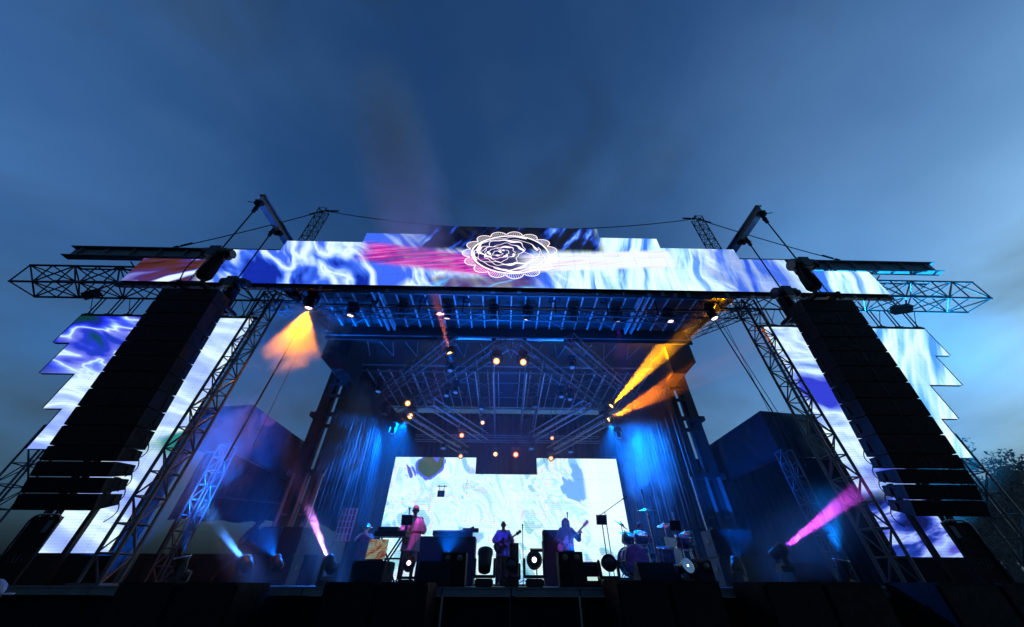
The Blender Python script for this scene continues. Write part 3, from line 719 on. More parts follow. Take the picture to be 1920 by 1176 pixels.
# ================================================================== LAMPS
LENSC = {'amber': ((1, .34, .04), 2.4), 'red': ((1, .12, .02), 2.2), 'white': ((.85, .8, 1), 3), 'pink': ((1, .62, .75), 4), 'blue': ((.12, .42, 1), 2.2),
         'rose': ((1, .75, .85), 2.2), 'yellow': ((1, .42, .03), 3), 'cyan': ((.25, .6, 1), 3), 'off': None, 'dim': ((.05, .2, .75), .7)}
CORE = {'amber': (1, .8, .4), 'red': (1, .6, .25), 'yellow': (1, .85, .5), 'pink': (1, .9, .92), 'cyan': (.7, .9, 1), 'white': (.95, .95, 1)}
def mover(pos, aim, colour, label, group, hang=True, k=1.0, power=0, deg=12, lcol=None, gobo=None, blend=.25, rim=False, reach=8):
    lk = k if hang or colour in ('dim', 'off') else k*.42
    """moving-head lamp: pos is the head's pivot, aim the point it looks at"""
    pos, aim = Vector(pos), Vector(aim); sgn = 1 if hang else -1
    d = (aim-pos).normalized(); flat = Vector((d.x, d.y, 0)); yaw = math.atan2(flat.y, flat.x)-math.pi/2 if flat.length > .05 else 0
    Mb = Matrix.Translation(pos) @ Matrix.Rotation(yaw, 4, 'Z')
    basez = sgn*.33*k
    t = thing('stage_lamp', pos, label, 'stage lamp', group, M=Matrix.Translation(pos+Vector((0, 0, basez))))
    bm = bmesh.new(); add_box(bm, (0, 0, basez), (.34*k, .3*k, .13*k)); bmesh.ops.bevel(bm, geom=bm.edges[:], offset=.02*k, segments=2, affect='EDGES'); mobj('base', bm, PLASTIC, t, M=Mb)
    bm = bmesh.new(); add_box(bm, (0, 0, sgn*.235*k), (.42*k, .12*k, .05*k))
    for sx in (-1, 1): add_box(bm, (sx*.19*k, 0, sgn*.1*k), (.045*k, .13*k, .3*k))
    bmesh.ops.bevel(bm, geom=bm.edges[:], offset=.012*k, segments=2, affect='EDGES'); mobj('yoke', bm, PLASTIC, t, M=Mb)
    Mh = Matrix.Translation(pos) @ zdir(d)
    bm = bmesh.new(); add_lathe(bm, [(.06*k, -.2*k), (.115*k, -.17*k), (.13*k, -.02*k), (.135*k, .1*k), (.15*k, .13*k), (.15*k, .19*k), (.125*k, .19*k), (.12*k, .165*k)], Mh, 18)
    hd = mobj('head', bm, PLASTIC, t, True)
    bm = bmesh.new(); add_lathe(bm, [(.11*lk, .166*k), (.10*lk, .18*k), (.05*lk, .192*k), (.005*lk, .196*k)], Mh, 18)
    c = LENSC[colour]
    lo = mobj('lens', bm, LENSD if c is None else glow('lens_'+colour, c[0], c[1]), hd, True)
    if colour in CORE:
        bm = bmesh.new(); add_lathe(bm, [(.062*lk, .19*k), (.06*lk, .2*k), (.03*lk, .205*k), (.004*lk, .207*k)], Mh, 16); mobj('lens_core', bm, glow('core_'+colour, CORE[colour], 5), hd, True)
    if lk < k:
        bm = bmesh.new(); add_lathe(bm, [(.122*k, .164*k), (.12*k, .168*k), (.06*k, .169*k), (.01*k, .169*k)], Mh, 18); mobj('reflector', bm, LENSD, hd, True)
    if rim:
        bm = bmesh.new(); add_lathe(bm, [(.15*k, .17*k), (.175*k, .18*k), (.175*k, .2*k), (.15*k, .2*k)], Mh, 24); mobj('rim', bm, CHROME, hd, True)
    if hang: rod('hook_clamp', pos+Vector((0, 0, basez+.06*k)), pos+Vector((0, 0, basez+.2*k)), .03*k, BLACK, t)
    if power: spot('beam', pos+d*(.21*k), pos+d*reach, deg, power, lcol or c[0], t, blend, .04*k, gobo)
    return t
CAMT = CAMP
GO = 'overhead stage lamps'
# front row of pale lamps, looking down on the stage
for i, (x, y) in enumerate(((657, 592), (752, 592), (839, 596), (925, 597), (990, 598), (1076, 601), (1157, 602), (1257, 603))):
    p = at(x, y, Y=9.15)+Vector((0, 0, .16))
    nm = ('first', 'second', 'third', 'fourth', 'fifth', 'sixth', 'seventh', 'eighth')[i]
    tg = {2: Vector((-2.72, 11.3, 1.2)), 3: Vector((-.15, 13.5, 1.1)), 4: Vector((-1.9, 13, .8)), 5: Vector((1.93, 13.1, 1.1)), 6: Vector((4.2, 11.6, .6)), 1: Vector((-5.2, 14.6, 1.2))}.get(i)
    lc, pw = {2: ((1, .1, .75), 2300), 3: ((.12, .05, 1), 2600), 4: ((.02, .03, 1), 4500), 5: ((.5, .04, 1), 2200), 6: ((.25, .02, 1), 2600), 1: ((.3, .05, 1), 2500)}.get(i, ((1, 1, 1), 0))
    mover(p, tg if tg is not None else p+Vector((0, .05, -4)), 'rose', '%s from left in the row of pale lamps under the header screen' % nm, 'front row lamps', True, .95,
          pw, 15 if i not in (4, 6) else 24, lc, None, .6)
# amber lamps
def ol(x, y, z, colour, label, power=0, aim=None, deg=40, lcol=None, k=1.0, gobo=None, Y=None, blend=.4, rim=False, reach=8):
    p = at(x, y, Z=z) if Y is None else at(x, y, Y=Y)
    return mover(p, aim if aim is not None else CAMT+Vector((p.x*.3, 0, 1)), colour, label, GO, True, k, power, deg, lcol, gobo, blend, rim, reach)
pl = at(745, 265, Y=4.2)
ol(845, 670, 6.2, 'amber', 'amber lamp at the front end of the left slanting truss', 60000, at(742, 262, Y=4.4), 10, (1, .2, .12), .9)
ol(931, 678, 6.2, 'amber', 'left one of the amber pair below the centre apex', 90)
ol(981, 680, 6.2, 'amber', 'right one of the amber pair below the centre apex', 90)
ol(765, 757, 6.0, 'amber', 'upper of two amber lamps on the left slanting truss', 90)
ol(770, 781, 5.4, 'amber', 'lower of two amber lamps on the left slanting truss', 90)
ol(905, 793, 5.4, 'amber', 'small amber lamp just left of the central trusses', 20, k=.7)
ol(866, 817, 5.0, 'red', 'red-orange lamp above the left half of the back screen', 250, lcol=(1, .25, .05), k=.9)
ol(864, 856, 0, 'red', 'small red lamp touching the top edge of the back screen', 20, Y=16.2, lcol=(1, .25, .05), k=.8)
ol(929, 852, 0, 'amber', 'amber lamp above the left edge of the back screen notch', 40, Y=16.6, k=.9)
ol(967, 853, 0, 'red', 'brightest red-orange lamp in front of the back screen notch', 350, Y=16.4, lcol=(1, .22, .03), k=1.1)
ol(1033, 860, 0, 'red', 'red lamp overlapping the top of the right half of the back screen', 250, Y=16.2, lcol=(1, .25, .08), k=.9)
ol(1035, 822, 5.1, 'red', 'small red lamp on the low truss, right of centre', 20, k=.7)
gob = (30, .42, .58, [(.06, .06, .06), (.45, .45, .45), (1, 1, 1)])
ol(1141, 767, 5.9, 'yellow', 'yellow lamp shooting the brighter upper beam to the upper right', 230000, at(1345, 548, Y=8.9), 14, (1, .36, .0), 1.0, gob, reach=6)
ol(1134, 790, 5.4, 'yellow', 'yellow lamp shooting the fainter lower orange beam to the right', 60000, at(1262, 722, Y=11.6), 17, (1, .2, .0), 1.0, gob, reach=6)
# blue wash lamps under the trusses
for x, y, z, lab in ((845, 690, 6.5, 'blue-lit lamp hanging at the front end of the left slanting truss'), (1072, 684, 6.5, 'blue-lit lamp hanging at the front end of the right slanting truss'),
                     (838, 737, 6.4, 'blue lamp, left of two hanging where the left trusses cross'), (855, 731, 6.4, 'blue lamp, right of two hanging where the left trusses cross'),
                     (1052, 739, 6.4, 'blue lamp, left of two hanging where the right trusses cross'), (1068, 744, 6.4, 'blue lamp, right of two hanging where the right trusses cross'),
                     (711, 729, 6.2, 'pale blue lamp at the far left end of the slanting truss'), (736, 808, 5.4, 'small pale lamp low beside the left drape'),
                     (722, 771, 5.6, 'dark lamp with glints beside the left drape'), (832, 835, 4.9, 'dim blue lamp above the left half of the back screen'),
                     (996, 836, 4.9, 'dim blue lamp right of the centre line above the screen'), (1069, 842, 4.9, 'dim blue lamp above the right half of the back screen'),
                     (1160, 816, 5.2, 'pale blue lamp right of the yellow beams'), (1176, 780, 5.8, 'unlit lamp below the faint orange beam'),
                     (903, 762, 6.1, 'blue lamp on the truss left of centre'), (1003, 758, 6.1, 'dark lamp on the truss right of centre')):
    p = at(x, y, Z=z); mover(p, p+Vector((0, -.5, -3)), 'dim' if 'dark' not in lab and 'unlit' not in lab else 'off', lab, GO, True, .85)
# blinders behind the header edge: boxes of four round lamps
for i, x in enumerate((790, 870, 1040, 1135, 1225, 700)):
    c = at(x, 556, Y=8.75); t = thing('blinder_lamp', c, 'dark four-cell blinder under the header, %s' % ('second from left', 'third from left', 'fourth from left', 'second from right', 'rightmost', 'leftmost')[i], 'stage lamp', 'blinders')
    rt = zdir(CAMT-c)
    box('housing', c, (.42, .42, .16), PLASTIC, t, rt)
    for a in (-1, 1):
        for b in (-1, 1):
            q = c+rt @ Vector((a*.1, b*.1, .085)); bm = bmesh.new(); add_lathe(bm, [(.08, 0), (.085, .012), (.06, .02), (.01, .012)], Matrix.Translation(q) @ rt, 14); mobj('cell', bm, LENSD, t, True)
    rod('bracket', c, (c.x, c.y+.1, 7.2), .02, BLACK, t)
# lamps hung outside: orange one in the left smoke, dark one right of the roof
c = at(577, 577, Y=8.5)+Vector((0, 0, .2))
mover(c, c+Vector((-.1, .7, -3)), 'pink', 'lamp hanging left of the roof glowing inside the orange smoke', GO, True, 1.0, 4200, 62, (1, .27, .0), None, .5)
c = at(1335, 590, Y=8.8); mover(c, c+Vector((.3, -.1, -2)), 'rose', 'single lamp hanging right of the roof against the sky', GO, True, 1.0)
for x, y, lab in ((172, 552, 'dark'), (1690, 580, 'blue-tinted')):
    c = at(x, y, Y=8.5); t = thing('truss_floodlight', c, '%s boxy floodlight clamped under the wing truss end' % lab, 'floodlight', 'wing floodlights')
    rt = zdir((-.2, -.6, -1)); box('housing', c, (.5, .26, .22), BLACK, t, rt, True); rod('bracket', c, c+Vector((0, .05, .45)), .025, BLACK, t)
    bm = bmesh.new(); add_box(bm, c+rt @ Vector((0, 0, .12)), (.42, .2, .012), rt); mobj('glass', bm, LENSD, t)

# floor lamps along the front edge
GF = 'floor lamps along the stage front'
FZ = .34
def fl(x, Y, colour, label, aim=None, power=0, deg=10, lcol=None, k=1.0, gobo=None, rim=False, z=None, blend=.25, reach=6):
    p = at(x, 1080, Y=Y); p.z = DZ+.39*k if z is None else z
    return mover(p, aim if aim is not None else p+Vector((0, -2, .5)), colour, label, GF, False, k, power, deg, lcol, gobo, blend, rim, reach)
fl(454, 8.1, 'cyan', 'floor lamp with chrome ring throwing a short pale blue beam at left', at(408, 985, Y=9.3), 18000, 6, (.06, .28, 1), .8, rim=True, reach=3)
fl(614, 8.1, 'pink', 'floor lamp throwing a pink-white beam up beside the left column', at(574, 940, Y=9.2), 26000, 6.5, (.8, .3, 1), .8, reach=3)
fl(763, 8.1, 'pink', 'glowing pink floor lamp at the feet of the saxophonist', at(775, 900, Y=4), 40, 30, (1, .5, .8), .85)
fl(908, 8.1, 'off', 'dark moving-head floor lamp left of the centre guitarist', Vector((-.5, 9, 2)), k=1.0)
fl(959, 7.9, 'off', 'squat dark floor lamp in the very centre of the stage front', Vector((0, 5, .6)), k=.8)
fl(1002, 8.1, 'white', 'floor lamp with white lens right of the centre guitarist', Vector((.3, 3, .9)), 25, 40, (.7, .7, 1), 1.0)
fl(1143, 8.1, 'off', 'dark floor lamp in front of the tall boom microphone stand', Vector((1.5, 2, .2)), k=.95)
fl(1285, 8.1, 'white', 'floor lamp with bright ring in front of the drum kit', Vector((4.6, 4, 1.4)), 60, 30, (.8, .7, 1), .75, rim=True)
fl(1476, 8.1, 'pink', 'floor lamp throwing the magenta beam toward the right tower', at(1640, 897, Y=7.9), 30000, 9, (1, .25, .8), .8, (26, .38, .62, [(.15, .05, 1), (.8, .06, .85), (1, .4, .95), (.15, .4, 1)]), z=.52, reach=3)
fl(1588, 8.0, 'dim', 'dark floor lamp with thin ring at the foot of the right tower', Vector((7.6, 6.4, 9.2)), 1100, 40, (.0, .2, 1), .75, rim=True, blend=.8)
fl(330, 8.0, 'dim', 'dark floor lamp with thin ring at the foot of the left tower', Vector((-7.9, 6.0, 9.3)), 5000, 26, (.0, .14, 1), .75, rim=True, blend=.8)
fl(345, 8.3, 'white', 'small glinting purple-white lamp beside the left tower lamp', Vector((-6, 4, .5)), 10, 40, (.6, .5, 1), .5)
# deep blue wash from lamps at the rear corners and upstage floor
GW = 'blue wash lamps at the stage sides'
for s, lab in ((-1, 'left'), (1, 'right')):
    mover((s*5.0, 16.3, 6.3), (s*6.2, 12.2, 0), 'dim', 'blue wash lamp high at the rear %s corner of the stage' % lab, GW, True, .9, 14000, 85, (.0, .16, 1), None, .8)
    mover((s*5.6, 10.2, .4), (s*8.7, 11.3 if s < 0 else 12.6, 3.0 if s < 0 else 3.9), 'off', 'blue wash lamp on the stage floor near the %s column, tilted outward' % lab, GW, False, .8, 16000 if s < 0 else 3000, 52 if s < 0 else 60, (.0, .13, 1), None, .8)
    mover((s*1.4, 9.0, .36), (s*1.0, 11.0, 7), 'off', 'small up-tilted blue wash lamp on the deck front, %s of centre' % lab, GW, False, .6, 6000, 100, (.0, .15, 1), None, .8)


mover((19.5, 21.5, GZ+.35), (14.5, 8.4, 9.5), 'dim', 'added unseen flood lamp behind the right wing washing it cyan', GW, False, .9, 330000, 34, (.01, .28, .7), None, .8)  # added lamp without a visible source, tints the right wing cyan
mover((-10.3, 10.0, GZ+.35), (-8.7, 10.4, 3.4), 'dim', 'added unseen flood lamp behind the left tower washing it blue', GW, False, .9, 34000, 32, (.0, .15, 1), None, .8)  # added hidden lamp, puts the blue on smoke and canopy at left
# ================================================================== SIDE CANOPIES
def wrinkled(bm, fn, nu, nv, amp, seed):
    """grid over fn(u, v) -> (point, normal), pushed along the normal by noise"""
    rows = []
    for j in range(nv+1):
        rw = []
        for i in range(nu+1):
            p, n = fn(i/nu, j/nv)
            a = amp*(mnoise.noise(Vector((p.x*.9+seed, p.y*1.6+p.x, p.z*.7)))+.6*abs(mnoise.noise(Vector((p.x*2.2+seed, p.y*2.2-p.z*1.5, p.z*1.1)))))
            rw.append(bm.verts.new(p+n*(a*min(1, 3.5*math.sin(math.pi*i/nu)*math.sin(math.pi*j/nv)))))
        rows.append(rw)
    for a, b in zip(rows, rows[1:]):
        for i in range(nu): bm.faces.new((a[i], a[i+1], b[i+1], b[i]))
for s, lab in ((-1, 'left'), (1, 'right')):
    cn = thing('side_canopy', (s*10.8, 13.3, DZ), 'black tarpaulin canopy on posts beside the stage, %s of the roof column' % lab, 'canopy', 'side canopies')
    x0, x1, y0, y1, z0, z1 = 8.75, 13.2, 11.0, 15.8, 3.25, 4.75
    for nm, fn, nu, nv in (('inner_valance', lambda u, v: (Vector((s*x0, y0+(y1-y0)*u, z0+(z1-z0)*v)), Vector((-s, 0, 0))), 48, 14),
                   ('front_valance', lambda u, v: (Vector((s*(x0+(x1-x0)*u), y0, z0+(z1-.35*u-z0)*v)), Vector((0, -1, 0))), 40, 14),
                   ('canopy_top', lambda u, v: (Vector((s*(x0+(x1-x0)*u), y0+(y1-y0)*v, z1-.35*u)), Vector((0, 0, 1))), 20, 20)):
        bm = bmesh.new(); wrinkled(bm, fn, nu, nv, .13, s*5+nu); bmesh.ops.remove_doubles(bm, verts=bm.verts[:], dist=1e-4); mobj(nm, bm, TARP, cn, True)
    bar('inner_hem_rail', (s*(x0-.03), y0, z0-.03), (s*(x0-.03), y1, z0-.03), .05, .05, DARKST, cn)
    bar('front_hem_rail', (s*x0, y0-.03, z0-.03), (s*x1, y0-.03, z0-.03), .05, .05, DARKST, cn)
    bm = bmesh.new()
    for k in range(26):
        add_box(bm, (s*(x0-.035), y0+.2+k*.17, z0-.03), (.03, .09, .045))
    o = mobj('hem_eyelets', bm, WHITEP, cn); o['kind'] = 'stuff'
    for k, (px, py) in enumerate(((x0+.1, y0+.15), (x1-.2, y0+.15), (x0+.1, y1-.15), (x1-.2, y1-.15))):
        bar('post', (s*px, py, DZ-1.5 if px > 9.6 else DZ), (s*px, py, z0), .12, .12, DARKST, cn)
    truss('ladder_truss', (s*8.62, 10.7, DZ), (s*8.62, 10.7, 3.3), .34, .3, 9, STEEL, 'upright ladder truss under the corner of the %s canopy' % lab, 'truss', 'canopy ladder trusses', .022, .012, up=(0, 1, 0))
    bm = bmesh.new(); add_box(bm, (s*9.4, 8.72, (GZ+.45)/2), (2.3, .04, .45-GZ)); o = mobj('blackout_sheet', bm, FABRIC); tag(o, 'added black sheet hiding flood light below the %s side screen' % lab, 'blackout sheet', 'added blackout sheets')  # sheet added to block flood light showing under the screen
    # black masking behind
    zb = 1.75 if s < 0 else DZ
    drape('masking_drape', (s*8.9, 15.6, 0), (s*13.2, 15.4, 0), zb, 4.6, 16, .05, FABRIC, 'black masking drape under the %s canopy' % lab, 'canopy masking drapes', .35 if s < 0 else 0)
    if s < 0: drape('masking_drape', (-13.0, 11.3, 0), (-10.2, 11.3, 0), DZ-1.4, 3.3, 12, .05, FABRIC, 'black masking drape closing the outer front of the left canopy', 'canopy masking drapes')
    else:
        drape('masking_drape', (9.2, 11.4, 0), (13.0, 11.3, 0), DZ-1.4, 3.3, 14, .05, FABRIC, 'black masking drape closing the front of the right canopy', 'canopy masking drapes')
        drape('masking_drape', (6.7, 15.5, 0), (9.0, 15.5, 0), DZ, 4.4, 10, .05, FABRIC, 'black masking drape between right column and canopy', 'canopy masking drapes')
drape('barrier_cover', (-12.8, 14.6, 0), (-6.6, 14.6, 0), GZ, .82, 18, .03, FABRIC, 'low black cloth covering the rear rail under the left canopy')
# slanted brace and hanging frame under the left canopy, with sky between
o = bar('canopy_brace', (-8.9, 13.0, DZ), (-8.1, 13.4, 2.3), .5, .08, FABRIC); tag(o, 'dark slanting support standing in the bright gap under the left canopy', 'brace')
o = bar('canopy_rail', (-10.2, 13.0, 2.35), (-6.9, 13.2, 2.1), .06, .06, DARKST); tag(o, 'thin pale-edged rail sloping under the left canopy', 'rail')

# framed black boards at the outer ends
for s, lab in ((-1, 'left'), (1, 'right')):
    t = thing('framed_board', (s*8.9, 7.62, DZ), 'black board in a rounded metal frame at the outer %s end of the stage' % lab, 'board', 'framed boards')
    box('board', (s*8.9, 7.66, .5), (.54, .03, 1.0), CAB, t)
    pts = [(s*8.62, 7.63, DZ)]+[(s*8.62, 7.63, .93), (s*8.66, 7.63, 1.0), (s*8.74, 7.63, 1.03), (s*9.06, 7.63, 1.03), (s*9.14, 7.63, 1.0), (s*9.18, 7.63, .93)]+[(s*9.18, 7.63, DZ)]
    bm = bmesh.new(); add_tube(bm, pts, .018, 8); mobj('frame', bm, STEEL, t, True)
    box('sticker', (s*8.78, 7.64, .84), (.1, .01, .2), LIPM, t)
    bm = bmesh.new(); r0 = random.Random(3)
    for k in range(5):
        x = s*(8.7+k*.08); add_tube(bm, [(x+s*r0.uniform(-.02, .04), 7.642, .34+r0.uniform(-.06, .1)) for _ in range(4)], .004, 4)
    o = mobj('scribble', bm, LIPM, t); o['kind'] = 'stuff'
    p = bar('screen_pole', (s*9.05, 8.55, DZ), (s*9.05, 8.55, 1.9), .09, .09, BLACK); tag(p, 'thin black pole in front of the lower %s side screen' % lab, 'pole', 'screen poles')

# ================================================================== LOUDSPEAKERS AND BOXES AT THE FRONT
def cabinet(name, c, sz, label, cat, group=None, grille=True, handles=True, mat=CAB, rot=0):
    """c: centre of the base"""
    M = Matrix.Translation(Vector(c)) @ Matrix.Rotation(rot, 4, 'Z'); w_, d_, h_ = sz
    t = thing(name, c, label, cat, group, M=M)
    bm = bmesh.new(); add_box(bm, (0, 0, h_/2), (w_, d_, h_)); bmesh.ops.bevel(bm, geom=bm.edges[:], offset=.015, segments=2, affect='EDGES'); mobj('cabinet', bm, mat, t, M=M)
    if grille:
        bm = bmesh.new(); add_box(bm, (0, -d_/2-.006, h_/2), (w_-.08, .02, h_-.08)); g_ = mobj('grille', bm, GRILLE, t, M=M)
    if handles:
        for sx in (-1, 1):
            bm = bmesh.new(); add_box(bm, (sx*(w_/2+.004), 0, h_*.6), (.014, .2, .1)); mobj('handle', bm, BLACK, t, M=M)
    for sx in (-1, 1):
        for sz_ in (0, 1):
            bm = bmesh.new(); add_box(bm, (sx*(w_/2-.03), -d_/2-.004, sz_*h_+(.02 if sz_ == 0 else -.02)), (.05, .03, .035)); mobj('corner', bm, DARKST, t, M=M)
    return t
k = 0
for x0, x1, zt in ((-2.85, -1.28, .03), (1.6, 3.2, .06), (3.86, 5.75, .05), (-5.9, -4.12, .02), (6.6, 8.6, .05)):
    n = 2; wd = (x1-x0)/n
    for i in range(n):
        for j in range(2):
            hh = (zt-GZ)/2-.005
            cabinet('subwoofer', (x0+wd*(i+.5), 7.02, GZ+j*(hh+.01)), (wd-.012, .9, hh),
                    '%s black subwoofer, %s of the stack %s' % ('upper' if j else 'lower', 'left' if i == 0 else 'right', {0: 'left of centre below the saxophonist', 1: 'right of centre below the drums', 2: 'right of the drums', 3: 'left of the pink-white beam lamp', 4: 'below the right tower'}[k]), 'subwoofer', 'subwoofers in front of the stage')
    k += 1
def wedge(x, Y, label, wd=.62, rot=0):
    p = at(x, 1090, Y=Y); M = Matrix.Translation((p.x, Y, DZ)) @ Matrix.Rotation(rot, 4, 'Z')
    t = thing('monitor_wedge', M.translation, label, 'monitor speaker', 'stage monitors', M=M)
    bm = bmesh.new(); prism(bm, [(-.22, 0), (.26, 0), (.3, .12), (.1, .4), (-.1, .4)], lambda q: Vector((-wd/2, q[0], q[1])), lambda q: Vector((wd/2, q[0], q[1])))
    bmesh.ops.bevel(bm, geom=bm.edges[:], offset=.012, segments=1, affect='EDGES'); mobj('cabinet', bm, CAB, t, M=M)
    bm = bmesh.new(); add_box(bm, (0, .21, .27), (wd-.08, .02, .3), Matrix.Rotation(R(36), 4, 'X')); mobj('grille', bm, GRILLE, t, M=M)
    return t
wedge(690, 8.4, 'low black monitor wedge in front of the keyboard stand', .6)
wedge(815, 8.5, 'low black monitor wedge right of the pink floor lamp', .66)
wedge(1100, 8.5, 'black monitor wedge at the feet of the bass player', .6)
wedge(1232, 8.5, 'wide black monitor wedge in front of the drum kit', .75)
wedge(1520, 8.4, 'low black monitor wedge right of the magenta beam lamp', .8)
def twolamp(x, Y, z, label):
    p = at(x, 1080, Y=Y); t = thing('effects_box', (p.x, Y, DZ), label, 'stage box', 'boxes with round cells')
    box('case', (p.x, Y, (z+DZ)/2-.0), (.5, .4, z-DZ), CAB, t, None, True)
    for sx in (-1, 1):
        bm = bmesh.new(); add_lathe(bm, [(.055, 0), (.06, .02), (.03, .03), (.01, .03)], Matrix.Translation((p.x+sx*.12, Y-.2, z-.1)) @ Matrix.Rotation(R(90), 4, 'X'), 14)
        mobj('cell', bm, surf('tinted_cell', (.12, .11, .06), .3), t, True)
    bar('handle', (p.x-.12, Y, z+.02), (p.x+.12, Y, z+.02), .02, .02, BLACK, t); return t
twolamp(850, 8.6, .52, 'tall black box with round cells left of the centre guitarist')
twolamp(1070, 8.6, .54, 'tall black box with round cells at the knees of the bass player')
twolamp(1310, 8.9, .42, 'black box with round cells right of the ringed floor lamp')
p = at(1105, 1060, Y=8.45)
t = thing('stage_screen_box', (p.x, 8.45, DZ), 'black box with a small lit white display at the bass player\'s feet', 'stage box')
box('case', (p.x, 8.45, .14), (.34, .3, .34), CAB, t, None, True); box('display', (p.x, 8.29, .1), (.2, .01, .06), glow('display_white', (.7, 1, .95), .8), t)

# ================================================================== BACKLINE
cabinet('organ_case', ((-2.75-1.05)/2, 13.0, DZ), (1.75, .7, 1.22), 'broad dark organ cabinet behind the saxophonist lit deep blue', 'organ', grille=False)
t = thing('keyboard', (-1.6, 12.7, 1.2), 'dark keyboard lying on the organ cabinet with a tilted lid', 'keyboard')
bm = bmesh.new(); add_box(bm, (-1.75, 12.75, 1.27), (1.25, .4, .14)); add_box(bm, (-1.2, 12.85, 1.37), (.5, .3, .1)); bmesh.ops.bevel(bm, geom=bm.edges[:], offset=.01, segments=1, affect='EDGES'); mobj('body', bm, PLASTIC, t)
bm = bmesh.new(); add_box(bm, (-1.85, 12.54, 1.32), (.95, .14, .02)); mobj('keys', bm, WHITEP, t)
cabinet('bass_cabinet', (1.52, 14.0, DZ), (.62, .5, 1.25), 'tall dark bass speaker cabinet left of the bass player', 'amplifier')
cabinet('amplifier_head', (1.52, 14.0, 1.225), (.58, .4, .28), 'amplifier head sitting on the tall bass cabinet', 'amplifier', grille=False)
cabinet('guitar_cabinet', (.0, 14.6, DZ), (.8, .4, 1.2), 'dark guitar speaker cabinet directly behind the centre guitarist', 'amplifier')
for s, lab in ((-1, 'left'), (1, 'right')):
    for i in range(2):
        for j in range(2):
            cabinet('side_fill', (s*(6.15+i*.62), 11.7, DZ+j*.66), (.58, .6, .65), '%s %s side-fill speaker at the foot of the %s column' % ('upper' if j else 'lower', ('inner', 'outer')[i], lab), 'loudspeaker', 'side-fill speakers')
# perforated white panels
for x, y, Y, lab in ((648, 983, 14.0, 'left of the horn player'), (1282, 990, 14.0, 'behind the drum kit')):
    p = at(x, y, Y=Y); t = thing('slotted_panel', (p.x, Y, p.z-.45), 'pale slotted panel standing %s' % lab, 'panel', 'slotted panels')
    for i in range(5): bar('upright_slat', (p.x-.26+i*.13, Y, p.z-.5), (p.x-.26+i*.13, Y, p.z+.5), .05, .03, WHITEP, t)
    for i in range(6): bar('cross_slat', (p.x-.28, Y+.02, p.z-.48+i*.19), (p.x+.28, Y+.02, p.z-.48+i*.19), .03, .03, WHITEP, t)
    for sx in (-1, 1): bar('leg', (p.x+sx*.26, Y+.05, DZ), (p.x+sx*.26, Y+.05, p.z-.45), .04, .03, DARKST, t)
# keyboard stand
p = at(735, 1000, Y=10.3)
t = thing('keyboard_stand', (p.x, 10.3, DZ), 'small keyboard on an X-shaped stand left of the saxophonist', 'keyboard stand')
box('keyboard_body', (p.x, 10.3, 1.0), (.8, .36, .12), PLASTIC, t, None, True)
for sx in (-1, 1):
    for yy in (-.13, .13): bar('leg', (p.x-sx*.28, 10.3+yy, DZ), (p.x+sx*.28, 10.3+yy, .94), .035, .035, BLACK, t)
bar('lower_shelf', (p.x-.32, 10.3, .5), (p.x+.32, 10.3, .5), .2, .03, BLACK, t)
box('pedal_box', (p.x-.05, 10.15, 1.1), (.5, .2, .08), PLASTIC, t)
# lighting case left
cabinet('flight_case', (at(690, 1075, Y=8.9).x, 9.2, DZ), (.8, .45, .42), 'dark flight case behind the wedge left of the keyboard stand', 'flight case', grille=False)
p = at(700, 1045, Y=9.2)
t = thing('small_display', (p.x, 9.2, .4), 'small orange-tinted screen propped on the flight case left', 'screen'); 
_t = NT('small_display_video'); _f = _t.noise(_t.map(_t.pos(), (0, 0, 0), (0, .4, 0), (3, 3, 6)), 1.5, 3, .5, .8)
led_out(_t, _t.ramp(_f, [(.38, (.5, .12, .08)), (.46, (.8, .45, .25)), (.52, (.8, .7, .5)), (.58, (.3, .5, .35)), (.64, (.7, .75, .8))]), .4, .04, .25)
box('lit_panel', (p.x+.05, 9.2, .62), (.42, .04, .36), _t.m, t, Matrix.Rotation(R(-8), 4, 'X')); box('stand', (p.x+.05, 9.26, .46), (.3, .1, .12), BLACK, t)

def mic_stand(x, y, Y, label, boom=None, r=.011):
    p = at(x, y, Y=Y); t = thing('microphone_stand', (p.x, Y, DZ), label, 'microphone stand', 'microphone stands')
    rod('pole', (p.x, Y, DZ), (p.x, Y, p.z), r, BLACK, t)
    for a in (90, 210, 330): rod('leg', (p.x, Y, DZ+.14), (p.x+.3*math.cos(R(a)), Y+.3*math.sin(R(a)), DZ+.01), r*.9, BLACK, t, 6)
    e = Vector((p.x, Y, p.z))
    if boom:
        q = at(boom[0], boom[1], Y=Y-.1); b0 = e+(e-q)*.25; rod('boom', b0, q, r*.8, BLACK, t); e2 = q; d = (q-e).normalized()
        rod('counterweight', b0, b0+(b0-e).normalized()*.09, .025, BLACK, t)
    else: e2, d = e, Vector((0, -.3, .95))
    bm = bmesh.new(); add_cyl(bm, e2, e2+d*.12, .012, .02); add_sph(bm, e2+d*.15, .03); mobj('microphone', bm, BLACK, t, True); return t
mic_stand(767, 965, 10.9, 'straight microphone stand by the saxophonist\'s face')
mic_stand(980, 995, 12.6, 'plain straight microphone stand right of the centre guitarist')
mic_stand(1064, 972, 12.6, 'microphone stand in front of the bass player\'s face')
mic_stand(1134, 960, 10.5, 'tall microphone stand with a long boom reaching up right', (1166, 937))
mic_stand(876, 992, 12.3, 'boom microphone stand over the keyboard on the organ cabinet', (845, 1000))
mic_stand(1214, 960, 11.6, 'overhead drum microphone stand above the cymbals', (1206, 930))
